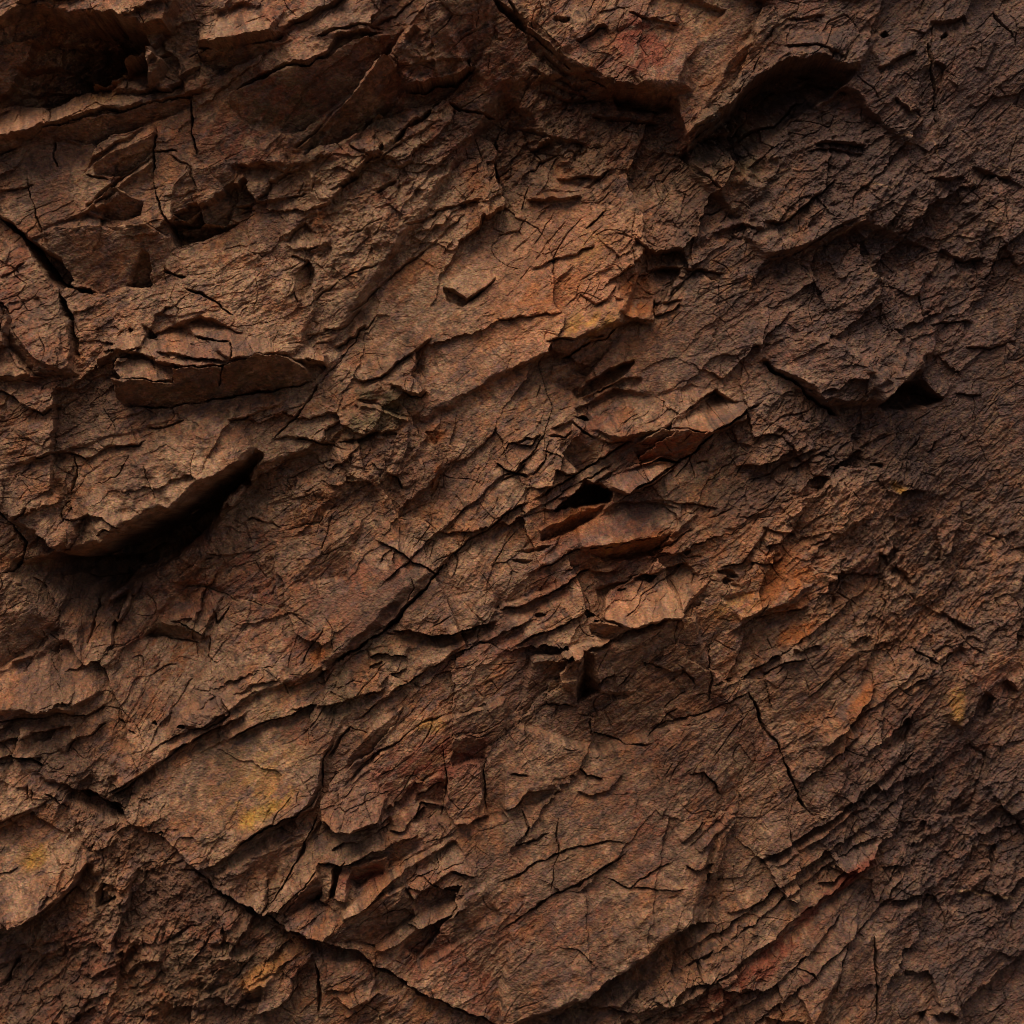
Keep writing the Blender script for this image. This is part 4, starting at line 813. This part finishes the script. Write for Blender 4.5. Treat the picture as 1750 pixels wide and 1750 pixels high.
# ------------------------------------------------------------------ the movable blocks and slabs, cut out along their joints
THINGS = [
 ('rock_slab', 'rock slab', 'long jutting rock ledge with a dark undercut front, at the left above the big overhang', 'R', [(178,628),(186,602),(215,598),(258,590),(300,604),(345,618),(402,624),(445,606),(520,592),(562,606),(558,626),(540,652),(450,672),(370,683),(290,698),(218,700),(203,675),(205,655)]),
 ('rock_slab', 'rock slab', 'small tapering rock layer lying on top of the long jutting ledge', 'R', [(270,580),(340,556),(400,588),(404,624),(345,619),(300,606),(272,604)]),
 ('rock_slab', 'rock slab', 'large smooth brown slab overhanging the deep black hollow at the left', 'R', [(134,790),(155,786),(200,768),(245,762),(258,748),(330,722),(400,742),(442,775),(405,800),(350,838),(322,862),(280,884),(228,908),(222,904),(188,886),(165,882),(140,893),(110,884),(126,850),(138,815)]),
 ('rock_fragment', 'rock fragment', 'cracked pointed rock under the left tip of the large overhanging slab', 'R', [(110,886),(140,895),(165,884),(188,888),(224,907),(192,928),(168,947),(125,958),(98,942),(64,906)]),
 ('boulder', 'boulder', 'five sided boulder right of the deep black crack at the upper left', 'R', [(80,407),(110,393),(165,389),(262,388),(290,410),(290,465),(264,496),(220,492),(178,505),(140,487),(102,444)]),
 ('boulder', 'boulder', 'dark cube shaped boulder with a shadowed gap beneath, at the upper left', 'R', [(298,330),(328,289),(350,295),(395,283),(402,340),(386,381),(350,386),(318,384),(294,372)]),
 ('rock_fragment', 'rock fragment', 'small leaning block just left of the dark cube shaped boulder', 'R', [(271,272),(300,255),(328,288),(298,330),(290,370),(270,330)]),
 ('rock_slab', 'rock slab', 'thick dark fronted slab under the shelf of the upper left cave', 'R', [(80,223),(125,212),(200,195),(262,180),(325,166),(326,182),(258,212),(228,224),(165,250),(92,238)]),
 ('rock_fragment', 'rock fragment', 'upper of two parallel slanting ribs of rock at the upper left', 'R', [(145,297),(160,272),(266,212),(266,260),(210,302),(168,305)]),
 ('rock_fragment', 'rock fragment', 'lower of two parallel slanting ribs of rock at the upper left', 'R', [(146,352),(186,318),(264,268),(264,330),(245,370),(188,378),(150,364)]),
 ('rock_slab', 'rock slab', 'weathered tilted slab left of the deep black crack, at the left edge', 'R', [(18,520),(72,513),(112,552),(124,600),(142,642),(70,645),(28,600)]),
 ('rock_slab', 'rock slab', 'pale rounded slab at the lip of the upper left cave', 'R', [(262,110),(300,96),(345,92),(350,112),(318,135),(300,150),(258,158),(250,140)]),
 ('rock_slab', 'rock slab', 'grey slab below a black cleft under the folded buttress, top centre left', 'R', [(596,254),(622,208),(700,184),(756,165),(740,188),(700,214),(676,240),(640,268)]),
 ('rock_slab', 'rock slab', 'massive folded buttress with a shadowed underside at the top, left of centre', 'R', [(642,120),(672,108),(705,82),(735,30),(790,0),(835,40),(845,90),(815,118),(780,140),(746,140),(722,150),(690,160),(650,192),(600,168)]),
 ('rock_fragment', 'rock fragment', 'small wedge shaped block above the rusty niche, left of centre', 'R', [(484,408),(520,378),(562,408),(563,432),(546,447),(526,448),(498,430)]),
 ('rock_flake', 'rock flake', 'small loose flake casting a dark shadow on the central slope', 'R', [(668,655),(706,646),(727,668),(718,682),(702,676),(690,664)]),
 ('rock_fragment', 'rock fragment', 'upper of two olive triangular facets below the small loose flake', 'R', [(606,672),(646,652),(693,690),(682,703),(606,681)]),
 ('rock_fragment', 'rock fragment', 'lower and larger of two olive triangular facets below the small loose flake', 'R', [(558,758),(622,692),(702,722),(690,730),(622,748)]),
 ('rock_fragment', 'rock fragment', 'tiny bright orange triangular chip on the central slope', 'R', [(724,735),(761,731),(743,765)]),
 ('rock_fragment', 'rock fragment', 'rusty orange square block beside the crumbly dark patch, upper centre', 'R', [(1048,466),(1080,455),(1112,466),(1115,508),(1121,549),(1082,548),(1058,556),(1050,520)]),
 ('rock_slab', 'rock slab', 'large red sided wedge of rock with a bright sloping top, right of centre', 'R', [(1084,768),(1104,748),(1155,712),(1225,664),(1282,700),(1276,720),(1212,743),(1190,763),(1160,792),(1130,787),(1092,797)]),
 ('rock_fragment', 'rock fragment', 'slim lens of rock under the red sided wedge, beside a black hole', 'R', [(1042,814),(1090,800),(1152,793),(1132,817),(1092,842),(1070,848),(1045,838)]),
 ('rock_slab', 'rock slab', 'smooth grey slab between two orange hollows, right of centre', 'R', [(985,902),(1060,862),(1120,862),(1190,880),(1160,908),(1128,916),(1062,926),(990,940)]),
 ('rock_slab', 'rock slab', 'small square plate at crossing joints, left of and above the small black hole', 'R', [(848,788),(872,760),(900,752),(905,780),(900,792),(876,803)]),
 ('boulder', 'boulder', 'rounded boulder with an olive shadowed base on the lower left slope', 'R', [(238,1097),(262,1050),(300,1008),(345,1001),(377,1020),(360,1050),(352,1084),(332,1099),(290,1097)]),
 ('rock_fragment', 'rock fragment', 'small rounded knob beside a curved crack on the lower left slope', 'R', [(300,1240),(330,1202),(372,1192),(390,1210),(386,1226),(350,1241)]),
 ('rock_slab', 'rock slab', 'broad slab stained yellow ochre at the lower left', 'R', [(214,1400),(262,1342),(332,1290),(402,1256),(520,1212),(582,1206),(588,1220),(554,1290),(548,1346),(534,1376),(482,1404),(430,1426),(394,1457),(350,1482),(302,1440)]),
 ('rock_slab', 'rock slab', 'slab with a mustard stain breaking off at the left edge, low down', 'R', [(-60,1412),(0,1418),(60,1386),(100,1420),(150,1450),(158,1466),(132,1502),(110,1532),(90,1550),(60,1560),(25,1579),(-60,1580)]),
 ('rock_slab', 'rock slab', 'pale blade of rock pointing down to the long joint, lower left of centre', 'R', [(455,1548),(500,1482),(546,1402),(600,1420),(650,1422),(668,1440),(620,1463),(592,1472),(549,1470),(550,1540),(490,1564)]),
 ('rock_fragment', 'rock fragment', 'pale split chip resting just above the long black joint', 'R', [(488,1580),(546,1532),(592,1566),(562,1602),(505,1590)]),
 ('boulder', 'boulder', 'rough dark lump casting a soft shadow on the pale blade of rock', 'R', [(556,1396),(580,1370),(638,1330),(664,1360),(668,1390),(652,1405),(602,1417),(575,1409)]),
 ('rock_slab', 'rock slab', 'upright rectangular plate framed by vertical cracks, below the centre', 'R', [(765,1312),(800,1302),(832,1310),(834,1396),(800,1405),(777,1405),(764,1372)]),
 ('rock_fragment', 'rock fragment', 'grooved grey brown block right of the long bright rib, lower centre', 'R', [(694,1506),(750,1450),(778,1431),(813,1491),(772,1485),(710,1533)]),
 ('rock_slab', 'rock slab', 'narrow bright rib running diagonally up from the long joint, lower centre', 'R', [(588,1553),(640,1508),(702,1462),(775,1422),(770,1436),(700,1482),(645,1532),(592,1566)]),
 ('rock_slab', 'rock slab', 'large smooth slab over a black diagonal gap at the bottom centre', 'R', [(850,1592),(870,1578),(900,1552),(948,1520),(1030,1518),(1120,1516),(1215,1520),(1222,1568),(1178,1575),(1132,1609),(1092,1635),(1040,1667),(980,1713),(915,1752),(850,1752)]),
 ('rock_slab', 'rock slab', 'smooth rectangular slab between two diagonal cracks, left of the bottom centre', 'R', [(850,1508),(932,1464),(950,1457),(944,1522),(900,1550),(870,1577),(850,1590)]),
 ('rock_slab', 'rock slab', 'steep striped block right of the forked crack, lower right', 'R', [(1300,1235),(1400,1200),(1500,1170),(1540,1220),(1560,1285),(1478,1360),(1438,1386),(1397,1402),(1376,1378),(1356,1338),(1328,1270)]),
 ('rock_fragment', 'rock fragment', 'deep red sliver wedged in the striped rock at the lower right', 'R', [(1417,1532),(1440,1498),(1470,1473),(1493,1459),(1504,1476),(1482,1498),(1440,1527)]),
 ('rock_slab', 'rock slab', 'smooth upright slab below the deep red sliver', 'R', [(1360,1700),(1372,1640),(1400,1588),(1462,1545),(1473,1572),(1455,1613),(1432,1668),(1387,1752),(1365,1752)]),
 ('rock_slab', 'rock slab', 'leaf shaped slab with a yellow tinge near the right edge', 'R', [(1612,1130),(1650,1107),(1695,1180),(1672,1232),(1650,1249),(1614,1216)]),
 ('rock_fragment', 'rock fragment', 'orange tipped chip below the long black joint, lower left', 'R', [(420,1680),(450,1640),(500,1600),(521,1620),(471,1657),(460,1702),(408,1715)]),
 ('rock_fragment', 'rock fragment', 'curved olive chip with a dark undercut, bottom left of centre', 'R', [(462,1672),(512,1640),(515,1675),(490,1707),(460,1724),(440,1730)]),
 ('rock_fragment', 'rock fragment', 'small block left of the tall dark notch, right of centre', 'R', [(934,1170),(945,1162),(985,1160),(985,1206),(934,1206)]),
]
THINGS = [(n_, c_, l_, 'jointed blocks and slabs of the rock face', p_) for n_, c_, l_, g_, p_ in THINGS]

gH = np.hypot(*np.gradient(H, axis, axis)).astype(f32); JM = sst(1.0, 3.0, gH) * .8
face_id = np.zeros((NY - 1, NX - 1), np.int16)
for k, (nm, cat, lab, grp, poly) in enumerate(THINGS, 1):
    sl = box(poly, 8)
    inside = sdpoly(poly, sl) > -2.5
    sub = face_id[sl]
    sub[(inside[:sub.shape[0], :sub.shape[1]]) & (sub == 0)] = k
JX = fbm(XH, YH - .3 * H, 13, 3, 700) * 1.6; JY = fbm(XH - .3 * H, YH, 13, 3, 710) * 1.6
PX = ((X + JX * JM - 875) * S).ravel(); PZ = ((875 - Y - JY * JM) * S + CZ).ravel(); PY = (-H * S).ravel()
CO = np.stack([PX, PY, PZ], 1).astype(f32); CR = COL.reshape(-1, 3)
idx = np.arange(NY * NX, dtype=np.int64).reshape(NY, NX)
# corner order gives normals towards the camera (-Y)
Q = np.stack([idx[:-1, :-1], idx[1:, :-1], idx[1:, 1:], idx[:-1, 1:]], -1)
def make(name, quads, skirt=0.0, origin=None):
    used, inv = np.unique(quads, return_inverse=True); quads2 = inv.reshape(-1, 4)
    co = CO[used]; cr = CR[used]
    if skirt:
        # walls going back into the joint
        e = np.concatenate([quads2[:, [0, 1]], quads2[:, [1, 2]], quads2[:, [2, 3]], quads2[:, [3, 0]]])
        key = e.min(1) * (len(used) + 1) + e.max(1)
        _, first, cnt = np.unique(key, return_index=True, return_counts=True)
        be = e[first[cnt == 1]]
        rv, ri = np.unique(be, return_inverse=True); ri = ri.reshape(-1, 2)
        base = len(co); n = len(rv)
        back = co[rv].copy(); back[:, 1] = np.maximum(back[:, 1], co[:, 1].max()) + skirt
        co = np.concatenate([co, co[rv], back]); cr = np.concatenate([cr, cr[rv], cr[rv]])
        walls = np.stack([base + ri[:, 1], base + ri[:, 0], base + n + ri[:, 0], base + n + ri[:, 1]], 1)
        quads2 = np.concatenate([quads2, walls])
    if origin is None: origin = co.mean(0)
    me = bpy.data.meshes.new(name)
    me.vertices.add(len(co)); me.vertices.foreach_set('co', (co - origin).astype(f32).ravel())
    me.loops.add(len(quads2) * 4); me.loops.foreach_set('vertex_index', quads2.astype(np.int32).ravel())
    me.polygons.add(len(quads2)); me.polygons.foreach_set('loop_start', np.arange(0, len(quads2) * 4, 4, dtype=np.int32))
    me.polygons.foreach_set('use_smooth', np.zeros(len(quads2), bool))
    me.update(calc_edges=True)
    ca = me.color_attributes.new('stone', 'FLOAT_COLOR', 'POINT')
    ca.data.foreach_set('color', np.c_[cr, np.ones(len(cr))].astype(f32).ravel())
    me.materials.append(ROCK)
    o = bpy.data.objects.new(name, me); o.location = [float(v) for v in origin]
    scene.collection.objects.link(o)
    return o
face = make('cliff', Q[face_id == 0].reshape(-1, 4), origin=np.array([0, 0, CZ]))
face['kind'] = 'structure'; face['label'] = 'brown fractured rock face filling the view'
for k, (nm, cat, lab, grp, poly) in enumerate(THINGS, 1):
    q = Q[face_id == k]
    if len(q) < 10: continue
    o = make(nm, q, skirt=.10)
    o['kind'] = 'thing'; o['label'] = lab; o['category'] = cat
    if grp: o['group'] = grp

# ------------------------------------------------------------------ ground in front of the cliff
gm = bpy.data.materials.new('dark_gravel_earth'); gm.use_nodes = True
b = gm.node_tree.nodes['Principled BSDF']; b.inputs['Roughness'].default_value = .95
n = gm.node_tree.nodes.new('ShaderNodeTexNoise'); n.inputs['Scale'].default_value = 6; n.inputs['Detail'].default_value = 10
cr_ = gm.node_tree.nodes.new('ShaderNodeValToRGB'); cr_.color_ramp.elements[0].color = (.03, .018, .012, 1); cr_.color_ramp.elements[1].color = (.10, .06, .04, 1)
gm.node_tree.links.new(n.outputs[0], cr_.inputs[0]); gm.node_tree.links.new(cr_.outputs[0], b.inputs['Base Color'])
gx = np.concatenate([[-400, -100, -40], np.linspace(-15, 15, 121), [40, 100, 400]]); gy = np.concatenate([[-400, -100, -40], np.linspace(-20, 3, 93)])
GXX, GYY = np.meshgrid(gx, gy); gz = fbm(GXX.astype(f32), GYY.astype(f32), 3, 4, 900) * .1 * (np.abs(GXX) < 15) + .05 * np.maximum(GYY + 6, 0)
gv = np.stack([GXX.ravel(), GYY.ravel(), gz.ravel() - .6], 1); gi = np.arange(len(gv)).reshape(GXX.shape)
gq = np.stack([gi[:-1, :-1], gi[:-1, 1:], gi[1:, 1:], gi[1:, :-1]], -1).reshape(-1, 4)
me = bpy.data.meshes.new('ground'); me.from_pydata(gv.tolist(), [], gq.tolist()); me.materials.append(gm)
for p in me.polygons: p.use_smooth = True
g = bpy.data.objects.new('ground', me); scene.collection.objects.link(g); g['kind'] = 'structure'
print('built', NX, NY, 'in', round(time.time() - t0, 1), 's')
